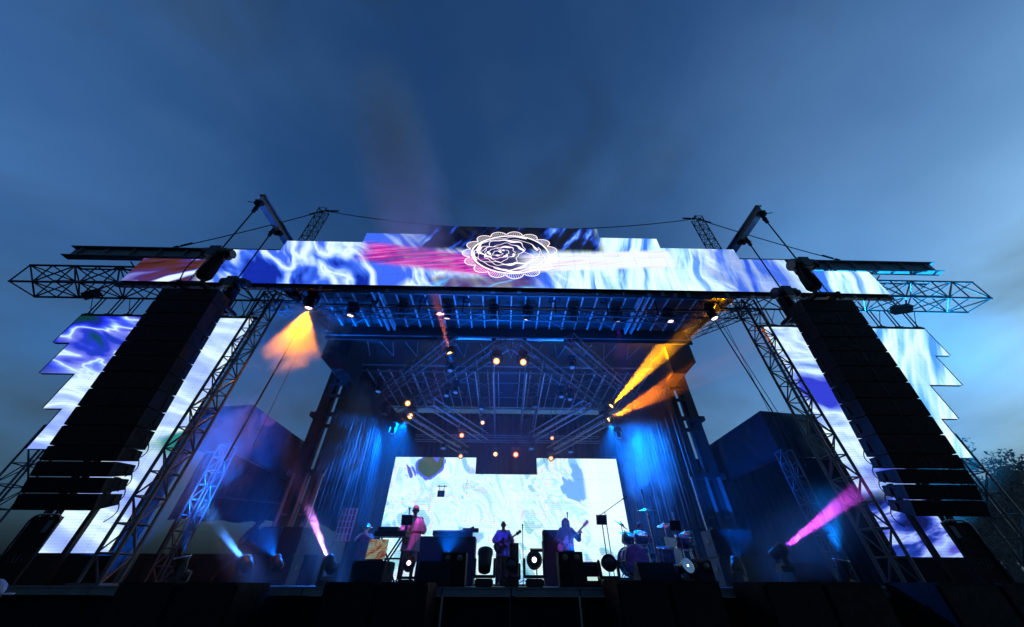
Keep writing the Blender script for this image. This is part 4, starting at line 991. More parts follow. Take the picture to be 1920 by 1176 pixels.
def music_stand(x, y, Y, label, tilt=60, dw=.3):
    p = at(x, y, Y=Y); t = thing('music_stand', (p.x, Y, DZ), label, 'music stand', 'music stands')
    rod('pole', (p.x, Y, DZ), (p.x, Y, p.z), .014, BLACK, t)
    for a in (90, 210, 330): rod('leg', (p.x, Y, DZ+.1), (p.x+.25*math.cos(R(a)), Y+.25*math.sin(R(a)), DZ+.01), .01, BLACK, t, 6)
    bm = bmesh.new(); rt = Matrix.Rotation(R(tilt), 4, 'X'); add_box(bm, (p.x, Y, p.z), (dw, .24, .012), rt); add_box(bm, Vector((p.x, Y, p.z))+rt @ Vector((0, -.12, -.02)), (dw, .012, .04), rt); mobj('desk', bm, BLACK, t); return t
music_stand(763, 975, 10.7, 'black music stand at the saxophonist\'s shoulder', -70)
music_stand(1128, 975, 10.9, 'black music stand beside the tall boom microphone', -70)
music_stand(1266, 985, 10.6, 'dark music stand right of the drum kit', -65)
music_stand(1005, 1030, 10.0, 'low stand holding small gadgets beside the white floor lamp', 10)
# hanging camera box before the back screen
p = at(827, 926, Y=16.5); t = thing('hung_monitor', p, 'small dark monitor hanging in front of the left half of the back screen', 'monitor')
box('screen_case', p, (.3, .1, .24), BLACK, t)
for sx in (-1, 1): rod('suspension', p+Vector((sx*.1, 0, .1)), p+Vector((sx*.12, 0, .36)), .012, BLACK, t)
bar('crossbar', p+Vector((-.2, 0, .3)), p+Vector((.22, 0, .3)), .03, .03, BLACK, t)

# ---- drum kit on a riser
KX, KY, KZ = 3.85, 11.6, .17
t = thing('drum_riser', (KX+.2, KY+.2, DZ), 'low black riser under the drum kit', 'riser')
for i in range(2):
    box('riser_deck', (KX-.7+i*1.3+.2, KY+.3, KZ-.05), (1.29, 2.0, .08), DECKM, t); box('riser_frame', (KX-.7+i*1.3+.2, KY+.3, (DZ+KZ-.09)/2), (1.2, 1.9, KZ-.09-DZ), BLACK, t)
kit = 'drum kit'
def drum(c, r, h, axis, label, sub=True, stand=True):
    c = Vector(c); M = Matrix.Translation(c) @ zdir(axis); t = thing('drum', (c.x, c.y, KZ), label, 'drum', kit)
    bm = bmesh.new(); add_lathe(bm, [(r, -h/2), (r, h/2)], M, 28); sh = mobj('shell', bm, DRUMSH, t, True)
    for sgn in (-1, 1):
        bm = bmesh.new(); add_lathe(bm, [(r*.99, sgn*h/2), (r*.98, sgn*(h/2+.004)), (.02, sgn*(h/2+.005))], M, 28); mobj('drumhead', bm, DRUMHD if not stand else DRUMHD, t)
        bm = bmesh.new(); add_lathe(bm, [(r, sgn*(h/2-.03)), (r+.018, sgn*(h/2-.03)), (r+.018, sgn*(h/2+.012)), (r-.004, sgn*(h/2+.012))], M, 28); mobj('hoop', bm, CHROME if stand else DRUMSH, t, True)
    for k_ in range(8):
        a = k_*math.pi/4; bm = bmesh.new(); add_cyl(bm, M @ Vector(((r+.012)*math.cos(a), (r+.012)*math.sin(a), -h*.4)), M @ Vector(((r+.012)*math.cos(a), (r+.012)*math.sin(a), h*.4)), .008, seg=5); mobj('lug', bm, CHROME, sh)
    if stand:
        for a in (90, 210, 330): rod('leg', (c.x+r*.6*math.cos(R(a)), c.y+r*.6*math.sin(R(a)), c.z-h*.3), (c.x+r*1.0*math.cos(R(a)), c.y+r*1.0*math.sin(R(a)), KZ), .011, CHROME, t, 6)
    else:
        for sx in (-1, 1): rod('spur', (c.x+sx*r*.8, c.y-h*.3, c.z-r*.4), (c.x+sx*(r+.1), c.y-h*.45, KZ), .011, CHROME, t, 6)
    return t
drum((3.38, 11.2, KZ+.34), .33, .42, (.25, -1, .03), 'big bass drum facing the crowd at the left of the kit', stand=False)
drum((3.45, 11.5, KZ+.88), .16, .22, (.1, -.45, .9), 'small rack tom above the bass drum')
drum((3.85, 11.55, KZ+.9), .18, .24, (0, -.45, .9), 'middle tom right of the small rack tom')
drum((4.45, 11.5, KZ+.48), .22, .38, (0, -.15, 1), 'floor tom at the right of the kit')
drum((4.0, 12.0, KZ+.62), .18, .15, (0, -.1, 1), 'snare drum in the middle of the kit before the drummer')
drum((4.95, 11.3, KZ+.78), .2, .3, (.05, -.3, 1), 'reddish conga-like drum at the far right of the kit')
def cymbal(c, r, tilt, label):
    c = Vector(c); t = thing('cymbal', (c.x, c.y, KZ), label, 'cymbal', kit)
    M = Matrix.Translation(c) @ zdir(tilt)
    bm = bmesh.new(); add_lathe(bm, [(r, -.012), (r*.98, -.008), (r*.3, .02), (r*.22, .045), (.01, .055), (.009, .05), (r*.2, .04), (r*.28, .015)], M, 28); mobj('plate', bm, CYMB, t, True)
    rod('stand_pole', (c.x, c.y+.04, KZ), c, .011, CHROME, t)
    for a in (80, 200, 320): rod('stand_leg', (c.x, c.y+.04, KZ+.24), (c.x+.26*math.cos(R(a)), c.y+.26*math.sin(R(a)), KZ), .01, CHROME, t, 6)
    rod('wing_nut', c+Vector((0, 0, .05)), c+Vector((0, 0, .1)), .014, CHROME, t); return t
cymbal(at(1165, 985, Y=11.2), .26, (.55, -.25, .8), 'steeply tilted pale crash cymbal at the left edge of the kit')
cymbal(at(1172, 1002, Y=11.4), .2, (.3, -.3, .9), 'small cymbal below the tilted crash cymbal')
cymbal(at(1212, 957, Y=11.9), .28, (0, -.12, 1), 'large flat ride cymbal high over the middle of the kit')
cymbal(at(1245, 985, Y=11.8), .22, (-.2, -.25, .95), 'cymbal right of the middle of the kit')
cymbal(at(1285, 1000, Y=11.9), .2, (-.3, -.25, .9), 'small cymbal at the right end of the kit')
t = thing('drum_throne', (4.2, 12.5, KZ), 'round black drum stool hidden behind the kit', 'stool', kit)
bm = bmesh.new(); add_lathe(bm, [(.17, .46), (.18, .5), (.17, .55), (.05, .56)], Matrix.Translation((4.2, 12.5, KZ)), 20); mobj('seat', bm, FABRIC, t, True)
rod('post', (4.2, 12.5, KZ+.1), (4.2, 12.5, KZ+.47), .02, CHROME, t)
for a in (90, 210, 330): rod('leg', (4.2, 12.5, KZ+.2), (4.2+.25*math.cos(R(a)), 12.5+.25*math.sin(R(a)), KZ), .012, CHROME, t, 6)

# ================================================================== PEOPLE
def remesh(bm, vox, smooth=2):
    me = D.meshes.new('tmp'); bm.to_mesh(me); bm.free(); o = D.objects.new('tmp', me); sc.collection.objects.link(o)
    m = o.modifiers.new('r', 'REMESH'); m.mode = 'VOXEL'; m.voxel_size = vox
    m = o.modifiers.new('s', 'SMOOTH'); m.iterations = smooth; m.factor = .5
    dg = bpy.context.evaluated_depsgraph_get(); out = D.meshes.new_from_object(o.evaluated_get(dg))
    D.objects.remove(o); D.meshes.remove(me); return out
def capsule(bm, a, b, r1, r2, seg=12, fl=1.0):
    a, b = Vector(a), Vector(b); d = b-a
    if d.length > 1e-5: bmesh.ops.create_cone(bm, cap_ends=True, segments=seg, radius1=r1, radius2=r2, depth=d.length, matrix=Matrix.Translation((a+b)/2) @ zdir(d) @ Matrix.Diagonal((1, fl, 1, 1)))
    for p, r in ((a, r1), (b, r2)): bmesh.ops.create_icosphere(bm, subdivisions=2, radius=r, matrix=Matrix.Translation(p) @ Matrix.Diagonal((1, fl, 1, 1)))
def hand(bm, wr, el, sgn, curl=1.0, bones=None):
    """palm, four curled fingers of unequal length, thumb from the side of the palm"""
    wr = Vector(wr); d = (wr-Vector(el)).normalized(); side = d.cross(Vector((0, 0, 1)))
    if side.length < .05: side = Vector((1, 0, 0))
    side.normalize(); nrm = side.cross(d).normalized()*-1
    pc = wr+d*.085; capsule(bm, wr+d*.01, pc, .026, .034, 10); capsule(bm, wr+d*.05-side*.022, pc-side*.022, .02, .018); capsule(bm, wr+d*.05+side*.022, pc+side*.022, .02, .018)
    for i, ln in enumerate((.062, .074, .07, .055)):
        b0 = pc+side*(-.031+i*.0205)*sgn+d*.01; a1 = .5*curl; p1 = b0+(d*math.cos(a1)+nrm*math.sin(a1))*ln*.55
        a2 = 1.5*curl; p2 = p1+(d*math.cos(a2)+nrm*math.sin(a2))*ln*.5
        capsule(bm, b0, p1, .0115, .0105, 8); capsule(bm, p1, p2, .0105, .009, 8)
    tb = wr+d*.03-side*.03*sgn; t1 = tb+(d*.7-side*.6*sgn+nrm*.4).normalized()*.045; t2 = t1+(d*.9+nrm*.6).normalized()*.035
    capsule(bm, tb, t1, .015, .013, 8); capsule(bm, t1, t2, .013, .011, 8)
def person(loc, yaw, label, J, shirt, legs, skin, h=1.78, sleeves='short', hem=.78, loose=1.0, shorts=False, head_tilt=(0, -.02), hat=None, hair=None, curl=(1, 1), shoe=SHOE, seat=False):
    """J: elbow/wrist (and knee/ankle) positions in a local frame facing -Y, for a 1.78 m figure"""
    k_ = h/1.78; M = Matrix.Translation(Vector(loc)) @ Matrix.Rotation(yaw, 4, 'Z') @ Matrix.Scale(k_, 4)
    t = thing('person', loc, label, 'person', None, M=M)
    pz = J.get('pelvis', (0, 0, .96)); pv = Vector(pz); lean = Vector(J.get('lean', (0, -.02, 0)))
    ch = pv+Vector((0, 0, .36))+lean*.7; nk = pv+Vector((0, 0, .56))+lean; hd = nk+Vector((head_tilt[0], head_tilt[1]-.015, .13))
    sh = {s_: nk+Vector((s_*.185, .01, -.06)) for s_ in (-1, 1)}; hp = {s_: pv+Vector((s_*.095, 0, -.03)) for s_ in (-1, 1)}
    el = {-1: Vector(J['el_r']), 1: Vector(J['el_l'])}; wr = {-1: Vector(J['wr_r']), 1: Vector(J['wr_l'])}
    kn = {-1: Vector(J.get('kn_r', (-.12, -.03, .5))), 1: Vector(J.get('kn_l', (.12, -.03, .5)))}
    an = {-1: Vector(J.get('an_r', (-.13, .02, .09))), 1: Vector(J.get('an_l', (.13, .02, .09)))}
    bm = bmesh.new()
    capsule(bm, pv, pv+Vector((0, 0, .16))+lean*.3, .15, .135, 14, .72); capsule(bm, pv+Vector((0, 0, .14))+lean*.3, ch, .135, .165, 14, .68)
    capsule(bm, ch, nk-Vector((0, 0, .08)), .165, .12, 14, .65); capsule(bm, sh[-1], sh[1], .068, .068, 12)
    capsule(bm, nk-Vector((0, 0, .06)), hd-Vector((0, 0, .04)), .06, .055)
    # head: skull, jaw, nose, ears, brow, lips
    bmesh.ops.create_icosphere(bm, subdivisions=3, radius=.1, matrix=Matrix.Translation(hd+Vector((0, .01, .03))) @ Matrix.Diagonal((.8, 1.0, 1.08, 1)))
    capsule(bm, hd+Vector((0, -.03, -.04)), hd+Vector((0, -.055, -.085)), .062, .04, 12); capsule(bm, hd+Vector((0, -.09, .02)), hd+Vector((0, -.112, -.015)), .012, .018, 8)
    capsule(bm, hd+Vector((-.04, -.083, .035)), hd+Vector((.04, -.083, .035)), .014, .014, 8); capsule(bm, hd+Vector((-.022, -.096, -.05)), hd+Vector((.022, -.096, -.05)), .01, .01, 8)
    for s_ in (-1, 1):
        capsule(bm, hd+Vector((s_*.082, .01, -.01)), hd+Vector((s_*.088, .02, .03)), .014, .018, 8)
        capsule(bm, sh[s_], el[s_], .055, .042); capsule(bm, el[s_], wr[s_], .042, .027)
        hand(bm, wr[s_], el[s_], s_, curl[0 if s_ < 0 else 1])
        capsule(bm, hp[s_], kn[s_], .088, .058); capsule(bm, kn[s_], kn[s_].lerp(an[s_], .3), .056, .057); capsule(bm, kn[s_].lerp(an[s_], .3), an[s_], .057, .038)
        capsule(bm, an[s_]+Vector((0, .03, -.045)), an[s_]+Vector((s_*.02, -.15, -.055)), .042, .036)
    me = remesh(bm, .0125); me.name = 'body'
    for m in (skin, legs, shoe): me.materials.append(m)
    kneez = min(kn[1].z, kn[-1].z)
    for p_ in me.polygons:
        c = p_.center; p_.use_smooth = True
        armdist = min((c-wr[s_]).length for s_ in (-1, 1))
        dl = min(((c-hp[s_].lerp(kn[s_], u)).length for s_ in (-1, 1) for u in (0, .25, .5, .75, 1)))
        if c.z < min(an[1].z, an[-1].z)+.015: p_.material_index = 2
        elif dl < .15 and armdist > .13 and c.z < pv.z+.12: p_.material_index = 1
        elif c.z < kneez+.02 and not shorts and armdist > .16: p_.material_index = 1
    o = D.objects.new('body', me); sc.collection.objects.link(o); place(o, t, M)
    # shirt: its own loose shell with sleeves and hem
    bm = bmesh.new(); hz_ = pv.z-.96+hem
    L = loose
    prof = [(hz_, .19*L, .15*L), (hz_+.25, .175*L, .14*L), (pv.z+.3, .18*L, .135*L), (pv.z+.46, .175, .125), (pv.z+.54, .1, .085)]
    rings = []
    for z_, rx, ry in prof:
        f_ = (z_-pv.z)/.56; off = lean*max(0, f_)+Vector((pv.x, pv.y, 0))
        rings.append([bm.verts.new((off.x+rx*math.cos(a), off.y+ry*math.sin(a)*(1+.06*math.sin(5*a+z_*9)), z_)) for a in [i*2*math.pi/24 for i in range(24)]])
    for a_, b_ in zip(rings, rings[1:]):
        for i in range(24): bm.faces.new((a_[i], a_[(i+1) % 24], b_[(i+1) % 24], b_[i]))
    bm.faces.new(rings[0][::-1]); bm.faces.new(rings[-1])
    for s_ in (-1, 1):
        e_ = sh[s_].lerp(el[s_], .8 if sleeves == 'short' else 1.0); capsule(bm, sh[s_]-Vector((s_*.03, 0, .0)), e_, .078, .074*L)
        if sleeves == 'long': capsule(bm, el[s_], el[s_].lerp(wr[s_], .92), .066, .045)
    me = remesh(bm, .014, 3); me.name = 'shirt'; me.materials.append(shirt)
    for p_ in me.polygons: p_.use_smooth = True
    o = D.objects.new('shirt', me); sc.collection.objects.link(o); place(o, t, M)
    bm = bmesh.new()
    for s_ in (-1, 1): add_sph(bm, hd+Vector((s_*.034, -.082, .012)), .013)
    o = mobj('eyes', bm, HAIR, t, True, M=M)
    if shorts:
        bm = bmesh.new()
        for s_ in (-1, 1): capsule(bm, hp[s_], kn[s_]+Vector((0, 0, .02)), .12, .105)
        capsule(bm, pv-Vector((0, 0, .02)), pv+Vector((0, 0, .06)), .15, .15, 14, .8)
        me = remesh(bm, .016, 2); me.name = 'shorts'; me.materials.append(legs)
        for p_ in me.polygons: p_.use_smooth = True
        o = D.objects.new('shorts', me); sc.collection.objects.link(o); place(o, t, M)
    if hair:
        bm = bmesh.new()
        bmesh.ops.create_icosphere(bm, subdivisions=3, radius=.108, matrix=Matrix.Translation(hd+Vector((0, .02, .045))) @ Matrix.Diagonal((.86, 1.0, 1.0, 1)))
        if hair == 'long':
            for s_ in (-1, 0, 1): capsule(bm, hd+Vector((s_*.06, .04, .04)), hd+Vector((s_*.1, .06, -.3)), .07, .05)
        elif hair == 'beard': capsule(bm, hd+Vector((0, -.07, -.07)), hd+Vector((0, -.075, -.12)), .05, .03)
        for v_ in bm.verts: v_.co += v_.normal*.008*mnoise.noise(v_.co*25)
        me = remesh(bm, .012, 1); me.materials.append(HAIR); me.name = 'hair'
        for p_ in me.polygons: p_.use_smooth = True
        o = D.objects.new('hair', me); sc.collection.objects.link(o); place(o, t, M)
    if hat:
        kind_, hm = hat; bm = bmesh.new(); Mh = Matrix.Translation(hd+Vector((0, .005, .06)))
        if kind_ == 'cap':
            add_lathe(bm, [(.1, -.02), (.103, .02), (.092, .055), (.05, .085), (.008, .092)], Mh @ Matrix.Diagonal((.86, 1.04, 1, 1)), 20)
            prism(bm, [(-.07, -.085), (-.05, -.165), (0, -.185), (.05, -.165), (.07, -.085)], lambda q: hd+Vector((q[0], q[1], .045)), lambda q: hd+Vector((q[0], q[1], .057)))
        else:
            add_lathe(bm, [(.21, .0), (.215, .012), (.11, .02), (.1, .1), (.07, .12), (.01, .115)], Mh @ Matrix.Diagonal((.9, 1.05, 1, 1)), 24)
        mobj('hat', bm, hm, t, True, M=M)
    return t, M
def frame(M, p): return M @ Vector(p)
# saxophonist
pt, MS = person((-2.72, 11.3, DZ), R(8), 'person in a cap and loose pale tee playing a saxophone', dict(el_r=(-.3, -.08, 1.12), el_l=(.31, -.08, 1.14), wr_r=(-.17, -.3, .96), wr_l=(.1, -.3, 1.14)),
                TEEW, SHORT, SKIN, 1.82, hem=.72, loose=1.35, shorts=True, hat=('cap', CAPP), hair='beard', head_tilt=(0, -.04))
t = thing('saxophone', frame(MS, (0, -.25, .75)), 'dark brass saxophone held by the person in the pale tee', 'saxophone')
bm = bmesh.new(); add_tube(bm, [(0, -.14, 1.58), (0, -.22, 1.59), (0, -.27, 1.54), (-.02, -.28, 1.4), (-.06, -.31, 1.1), (-.09, -.34, .86), (-.1, -.38, .78), (-.1, -.44, .77), (-.09, -.49, .84), (-.08, -.51, .98), (-.07, -.53, 1.08)], [.008, .012, .016, .02, .026, .032, .036, .04, .048, .06, .085], 12)
mobj('body_tube', bm, BRASS, t, True, M=MS)
bm = bmesh.new(); add_cyl(bm, (0, -.08, 1.575), (0, -.15, 1.585), .008, .011); mobj('mouthpiece', bm, BLACK, t, M=MS)
for i in range(7):
    bm = bmesh.new(); add_cyl(bm, (-.03-.005*i, -.31-.006*i, 1.32-.06*i), (-.03-.005*i, -.335-.006*i, 1.32-.06*i), .016, seg=10); mobj('key', bm, BRASS, t, M=MS)
# guitars
def guitar(M, body, neck, label, cat, finish, nlen=.62, name='guitar', scale=1.0):
    """body centre and neck direction in the player's frame; lies in the plane facing -Y"""
    b = Vector(body); d = Vector(neck).normalized(); n = Vector((0, -1, 0)); n = (n-d*n.dot(d)).normalized(); s_ = d.cross(n)
    t = thing(name, M @ b, label, cat)
    out = [(-.24, 0), (-.22, .12), (-.13, .165), (-.02, .12), (.07, .115), (.17, .15), (.2, .11), (.14, .05), (.13, 0), (.15, -.06), (.23, -.12), (.17, -.16), (.07, -.125), (-.02, -.13), (-.13, -.17), (-.22, -.12)]
    bm = bmesh.new(); f = lambda q, o_: b+d*q[0]*scale+s_*q[1]*scale+n*o_
    prism(bm, out, lambda q: f(q, -.022), lambda q: f(q, .022)); bmesh.ops.bevel(bm, geom=bm.edges[:], offset=.006, segments=1, affect='EDGES'); mobj('body', bm, finish, t, M=M)
    rt = Matrix((s_, n, d)).transposed().to_4x4()
    bm = bmesh.new(); add_box(bm, b+d*(.12+nlen/2)+n*.028, (.05, .022, nlen), rt); mobj('neck', bm, WOOD, t, M=M)
    bm = bmesh.new(); add_box(bm, b+d*(.12+nlen+.09)+n*.024, (.085, .018, .2), rt); hd_ = mobj('headstock', bm, finish, t, M=M)
    for i in range(4):
        for sx in (-1, 1):
            bm = bmesh.new(); q = b+d*(.12+nlen+.03+.042*i)+s_*sx*.05+n*.024; add_cyl(bm, q, q+s_*sx*.025, .009, seg=6); mobj('tuner', bm, CHROME, hd_, M=M)
    bm = bmesh.new(); add_box(bm, b-d*.1+n*.028, (.08, .016, .03), rt); mobj('bridge', bm, CHROME, t, M=M)
    for q in (-.02, .05): bm = bmesh.new(); add_box(bm, b+d*q+n*.027, (.08, .014, .028), rt); mobj('pickup', bm, BLACK, t, M=M)
    for i in range(4):
        o_ = s_*(i-1.5)*.01+n*.042; bm = bmesh.new(); add_cyl(bm, b-d*.1+o_, b+d*(.12+nlen)+o_, .0012, seg=4); mobj('string', bm, CHROME, t, M=M)
    return t
pt, MG = person((-.15, 13.5, DZ), R(0), 'bald person in a blue shirt playing guitar in the centre', dict(el_r=(-.33, -.02, 1.18), el_l=(.33, -.05, 1.15), wr_r=(-.1, -.23, 1.1), wr_l=(.24, -.28, 1.26)), TEEB, PANTS, SKIN, 1.73, hem=.78, loose=1.2, head_tilt=(0, -.03))
guitar(MG, (-.08, -.2, 1.06), (.82, -.08, .5), 'dark electric guitar held by the person in the centre', 'guitar', PLASTIC, .5)
pt, MB_ = person((1.93, 13.1, DZ), R(-5), 'long-haired person in dark clothes playing the pale bass guitar', dict(el_r=(-.36, .0, 1.16), el_l=(.38, -.08, 1.2), wr_r=(-.14, -.25, 1.06), wr_l=(.42, -.3, 1.33)), TEED, PANTS, SKIN, 1.78, 'long', hem=.75, loose=1.2, hair='long')
guitar(MB_, (-.06, -.22, 1.0), (.72, -.1, .62), 'pale bass guitar with its neck pointing up to the right', 'bass guitar', GUITW, .72, 'bass_guitar', 1.15)
ph = at(690, 985, Y=14.6)
pt, MH = person((ph.x, 14.6, DZ), R(12), 'person in a sparkling hat playing a trumpet at the left of the stage', dict(el_r=(-.3, -.22, 1.3), el_l=(.3, -.24, 1.32), wr_r=(-.06, -.4, 1.5), wr_l=(.05, -.42, 1.47)), TEED, PANTS, SKINL, 1.72, hem=.78, hat=('brim', CHROME), loose=1.1)
t = thing('trumpet', frame(MH, (0, -.4, 1.52)), 'brass trumpet raised by the person in the sparkling hat', 'trumpet')
bm = bmesh.new(); add_tube(bm, [(0, -.14, 1.6), (0, -.2, 1.59), (0, -.6, 1.55), (0, -.68, 1.545), (0, -.73, 1.54)], [.012, .007, .01, .03, .06], 12); mobj('bell', bm, BRASS, t, True, M=MH)
bm = bmesh.new(); add_tube(bm, [(0, -.28, 1.58), (0, -.26, 1.52), (0, -.32, 1.49), (0, -.5, 1.475), (0, -.55, 1.51), (0, -.52, 1.55)], .009, 8); mobj('slide', bm, BRASS, t, True, M=MH)
for i in range(3): bm = bmesh.new(); add_cyl(bm, (0, -.37-.035*i, 1.46), (0, -.37-.035*i, 1.62), .012); mobj('valve', bm, BRASS, t, M=MH)
pt, MD = person((4.2, 12.5, KZ), R(5), 'drummer in dark clothes sitting behind the kit', dict(pelvis=(0, 0, .58), el_r=(-.33, -.1, .88), el_l=(.33, -.1, .88), wr_r=(-.18, -.38, .86), wr_l=(.2, -.38, .88), kn_r=(-.2, -.4, .52), kn_l=(.2, -.4, .52), an_r=(-.2, -.42, .09), an_l=(.2, -.42, .09)), TEED, PANTS, SKIN, 1.76, hem=.85, hair='beard')
for sx, lab in ((-1, 'right'), (1, 'left')):
    a = frame(MD, (sx*.17, -.42, .86)); b = frame(MD, (sx*.05, -.74, .94)); o = rod('drumstick', a, b, .008, WOOD); tag(o, "drumstick in the drummer's %s hand" % lab, 'drumstick', 'drumsticks')
ph = at(484, 985, Y=13.6)
person((ph.x, 13.6, DZ), R(20), 'person in a wide-brimmed hat silhouetted under the left canopy', dict(el_r=(-.3, -.05, 1.15), el_l=(.3, -.05, 1.15), wr_r=(-.2, -.28, 1.08), wr_l=(.18, -.28, 1.08)), TEED, PANTS, SKIN, 1.75, 'long', hat=('brim', FABRIC), loose=1.15)
cabinet('monitor_desk', (ph.x+.75, 13.2, DZ), (1.3, .7, 1.0), 'dark mixing desk case in front of the person with the wide hat', 'desk', grille=False)
ph = at(2, 1096, Y=3.2)
person((ph.x-.14, 3.2, GZ), R(100), 'person in a pale cap and dark red shirt reaching out at the lower left', dict(el_r=(-.24, -.3, 1.3), el_l=(.3, -.1, 1.15), wr_r=(-.2, -.56, 1.4), wr_l=(.3, -.28, 1.05), lean=(0, -.04, 0)), RED, PANTS, SKIN, 1.56, hat=('cap', CAPW), loose=1.2, curl=(.4, 1))

# ================================================================== TREES
def tree(x, y, h, cr, label, seed):
    rr = random.Random(seed); t = thing('tree', (x, y, GZ), label, 'tree', 'trees beyond the right wing')
    bm = bmesh.new(); add_tube(bm, [(x, y, GZ), (x+.2, y, GZ+h*.3), (x-.1, y+.1, GZ+h*.6), (x+.1, y, GZ+h*.9)], [.5, .4, .25, .08], 9)
    for i in range(9):
        a = rr.random()*6.28; z = GZ+h*rr.uniform(.3, .75); e = Vector((x+cr*.8*math.cos(a), y+cr*.8*math.sin(a), z+h*rr.uniform(.05, .2)))
        add_tube(bm, [(x, y, z), Vector((x, y, z)).lerp(e, .5)+Vector((0, 0, .3)), e], [.18, .1, .03], 6)
    mobj('trunk', bm, BARK, t, True)
    V, F = [], []
    cl_ = [(Vector((x+rr.gauss(0, cr*.45), y+rr.gauss(0, cr*.45), GZ+h*(.62+rr.gauss(0, .16)))), rr.uniform(.22, .42)*cr) for _ in range(34)]
    for c, r in cl_:
        for _ in range(420):
            d = Vector((rr.gauss(0, 1), rr.gauss(0, 1), rr.gauss(0, .8))); d.normalize(); p = c+d*r*rr.random()**.4; sz = rr.uniform(.1, .2)
            u = Vector((rr.gauss(0, 1), rr.gauss(0, 1), rr.gauss(0, 1))).normalized(); v = u.cross(d).normalized() if u.cross(d).length > .01 else Vector((1, 0, 0)); i0 = len(V)
            V += [p-u*sz, p-v*sz*.5, p+u*sz, p+v*sz*.5]; F.append((i0, i0+1, i0+2, i0+3))
    me = D.meshes.new('crown'); me.from_pydata([tuple(v-Vector((x, y, GZ))) for v in V], [], F); me.materials.append(LEAF); o = D.objects.new('crown', me); sc.collection.objects.link(o); place(o, t, Matrix.Translation((x, y, GZ)))
for i, (px, Y, h, cr, lab) in enumerate(((1850, 34, 9.6, 3.4, 'dark tree nearest the right speaker tower'), (1915, 33, 12.2, 4.0, 'tallest dark tree at the right edge of the picture'), (1885, 42, 11.5, 4.0, 'dark tree behind and between the two nearer ones'), (1960, 28, 9.5, 3.6, 'dark tree cut by the right edge low down'))):
    p = at(px, 1090, Y=Y); tree(p.x, Y, h, cr, lab, 20+i)

# ================================================================== SMOKE
def vol_puff(name, c, s, dens, label, seed, nscale=2.2, col=(.9, .9, .95), thr=.42):
    t = NT(name); tcn = t.n('ShaderNodeTexCoord').outputs['Object']
    ln = t.n('ShaderNodeVectorMath', operation='LENGTH'); t.l(tcn, ln.inputs[0])
    fall = t.math('SUBTRACT', 1, ln.outputs['Value'], clamp=True)
    nn = t.noise(t.map(tcn, (seed, seed*.7, 0)), nscale, 5, .62, .5)
    d = t.math('MULTIPLY', t.sstep(t.math('ADD', nn, t.math('MULTIPLY', fall, .55)), thr+.2, thr+.42), t.sstep(fall, 0, .3))
    v = t.n('ShaderNodeVolumePrincipled'); v.inputs['Color'].default_value = (*col, 1); t.l(t.math('MULTIPLY', d, dens), v.inputs['Density']); v.inputs['Anisotropy'].default_value = .2
    t.l(v.outputs[0], t.out.inputs['Volume'])
    bm = bmesh.new(); add_sph(bm, (0, 0, 0), 1, sub=3)
    o = mobj(name, bm, t.m, M=Matrix.Translation(Vector(c)) @ Matrix.Diagonal((*s, 1))); tag(o, label, 'smoke', None, 'stuff'); return o
t = NT('stage_haze_volume'); v = t.n('ShaderNodeVolumePrincipled'); v.inputs['Color'].default_value = (.92, .94, 1, 1); v.inputs['Density'].default_value = .0045; v.inputs['Anisotropy'].default_value = .3
t.l(v.outputs[0], t.out.inputs['Volume'])
bm = bmesh.new(); add_box(bm, (0, 13.25, 6.5), (44, 11.6, 17.5)); o = mobj('haze', bm, t.m); tag(o, 'thin theatrical haze hanging over the whole stage', 'haze', None, 'stuff')
vol_puff('smoke', at(562, 622, Y=8.7), (2.0, 1.0, 2.0), .9, 'orange-lit smoke cloud billowing left of the roof', 3.3, 2.6, thr=.46)
vol_puff('smoke', at(400, 860, Y=9.4), (1.4, 1.2, 2.4), .3, 'blue smoke drifting behind the left tower', 7.1)
vol_puff('smoke', at(655, 810, Y=12.6), (1.5, 1.6, 2.8), .16, 'blue smoke rising beside the left column', 1.7)
vol_puff('smoke', at(1215, 850, Y=13.6), (1.6, 1.8, 2.6), .13, 'blue smoke hanging between the back screen and the right drape', 4.4)
vol_puff('smoke', at(470, 470, Y=9.2), (3.4, 1.3, 2.2), .05, 'thin blue smoke drifting over the left end of the roof', 9.2)
vol_puff('smoke', at(1800, 640, Y=9.6), (3.6, 1.6, 4.0), .022, 'thin cyan smoke drifting round the right wing', 6.3)

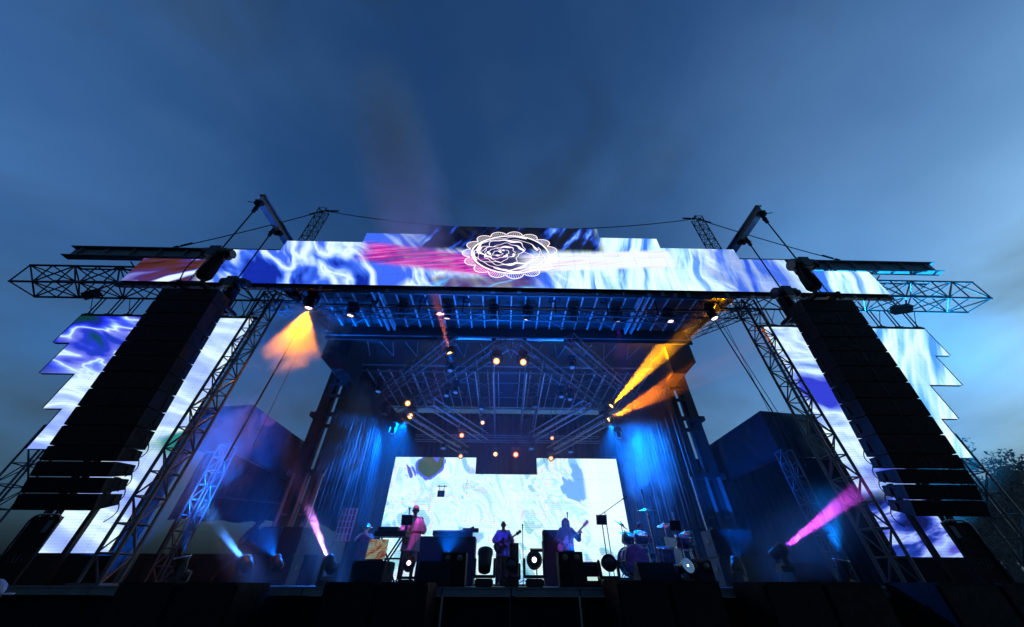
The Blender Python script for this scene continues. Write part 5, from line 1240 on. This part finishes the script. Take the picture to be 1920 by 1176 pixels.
def beam_smoke(p0, p1, r, dens, label, seed, back=.9):
    """smoke round a beam: thickest at the lamp p0, thinning out towards p1"""
    p0, p1 = Vector(p0), Vector(p1); q0 = p0-(p1-p0)*back; t = NT('smoke'); tcn = t.n('ShaderNodeTexCoord').outputs['Object']
    ln = t.n('ShaderNodeVectorMath', operation='LENGTH'); t.l(tcn, ln.inputs[0])
    L = (p1-q0).length
    nn = t.noise(t.map(tcn, (seed, 0, 0), (0, 0, 0), (r*1.8, r*1.8, L*.5*1.8)), 1.2, 4, .6, .3)
    d = t.math('MULTIPLY', t.ramp(nn, [(.3, .35), (.7, 1.0)]), t.sstep(ln.outputs['Value'], 1, .25))
    v = t.n('ShaderNodeVolumePrincipled'); v.inputs['Color'].default_value = (.95, .95, .97, 1); t.l(t.math('MULTIPLY', d, dens), v.inputs['Density']); v.inputs['Anisotropy'].default_value = .1
    t.l(v.outputs[0], t.out.inputs['Volume'])
    bm = bmesh.new(); add_sph(bm, (0, 0, 0), 1, sub=3)
    o = mobj('smoke', bm, t.m, M=Matrix.Translation((q0+p1)/2) @ zdir(p1-q0) @ Matrix.Diagonal((r, r, L*.5, 1))); tag(o, label, 'smoke', None, 'stuff'); return o
b0 = at(1141, 767, Z=5.9); b1 = at(1345, 548, Y=8.9); beam_smoke(b0, b1+(b1-b0)*.3, 1.5, .05, 'smoke around the bright yellow beam', 2, .6)
b0 = at(1134, 790, Z=5.4); b1 = at(1262, 722, Y=11.6); beam_smoke(b0, b1+(b1-b0)*.25, 1.0, .06, 'smoke around the fainter orange beam', 5, .6)
b0 = at(1476, 1035, Y=8.1); b1 = at(1640, 897, Y=7.9); beam_smoke(b0, b1, .8, .2, 'smoke around the magenta floor beam', 8)
b0 = at(614, 1055, Y=8.1); b1 = at(574, 940, Y=9.2); beam_smoke(b0, b1, .4, .3, 'smoke around the pink-white floor beam', 11)
b0 = at(454, 1055, Y=8.1); b1 = at(406, 980, Y=9.3); beam_smoke(b0, b1, .35, .3, 'smoke around the pale blue floor beam', 14)
b0 = at(772, 400, Y=6.0); b1 = at(690, 60, Y=2.6); beam_smoke(b0, b1, 1.5, .9, 'thin smoke plume drifting up above the header screen', 17, .5)
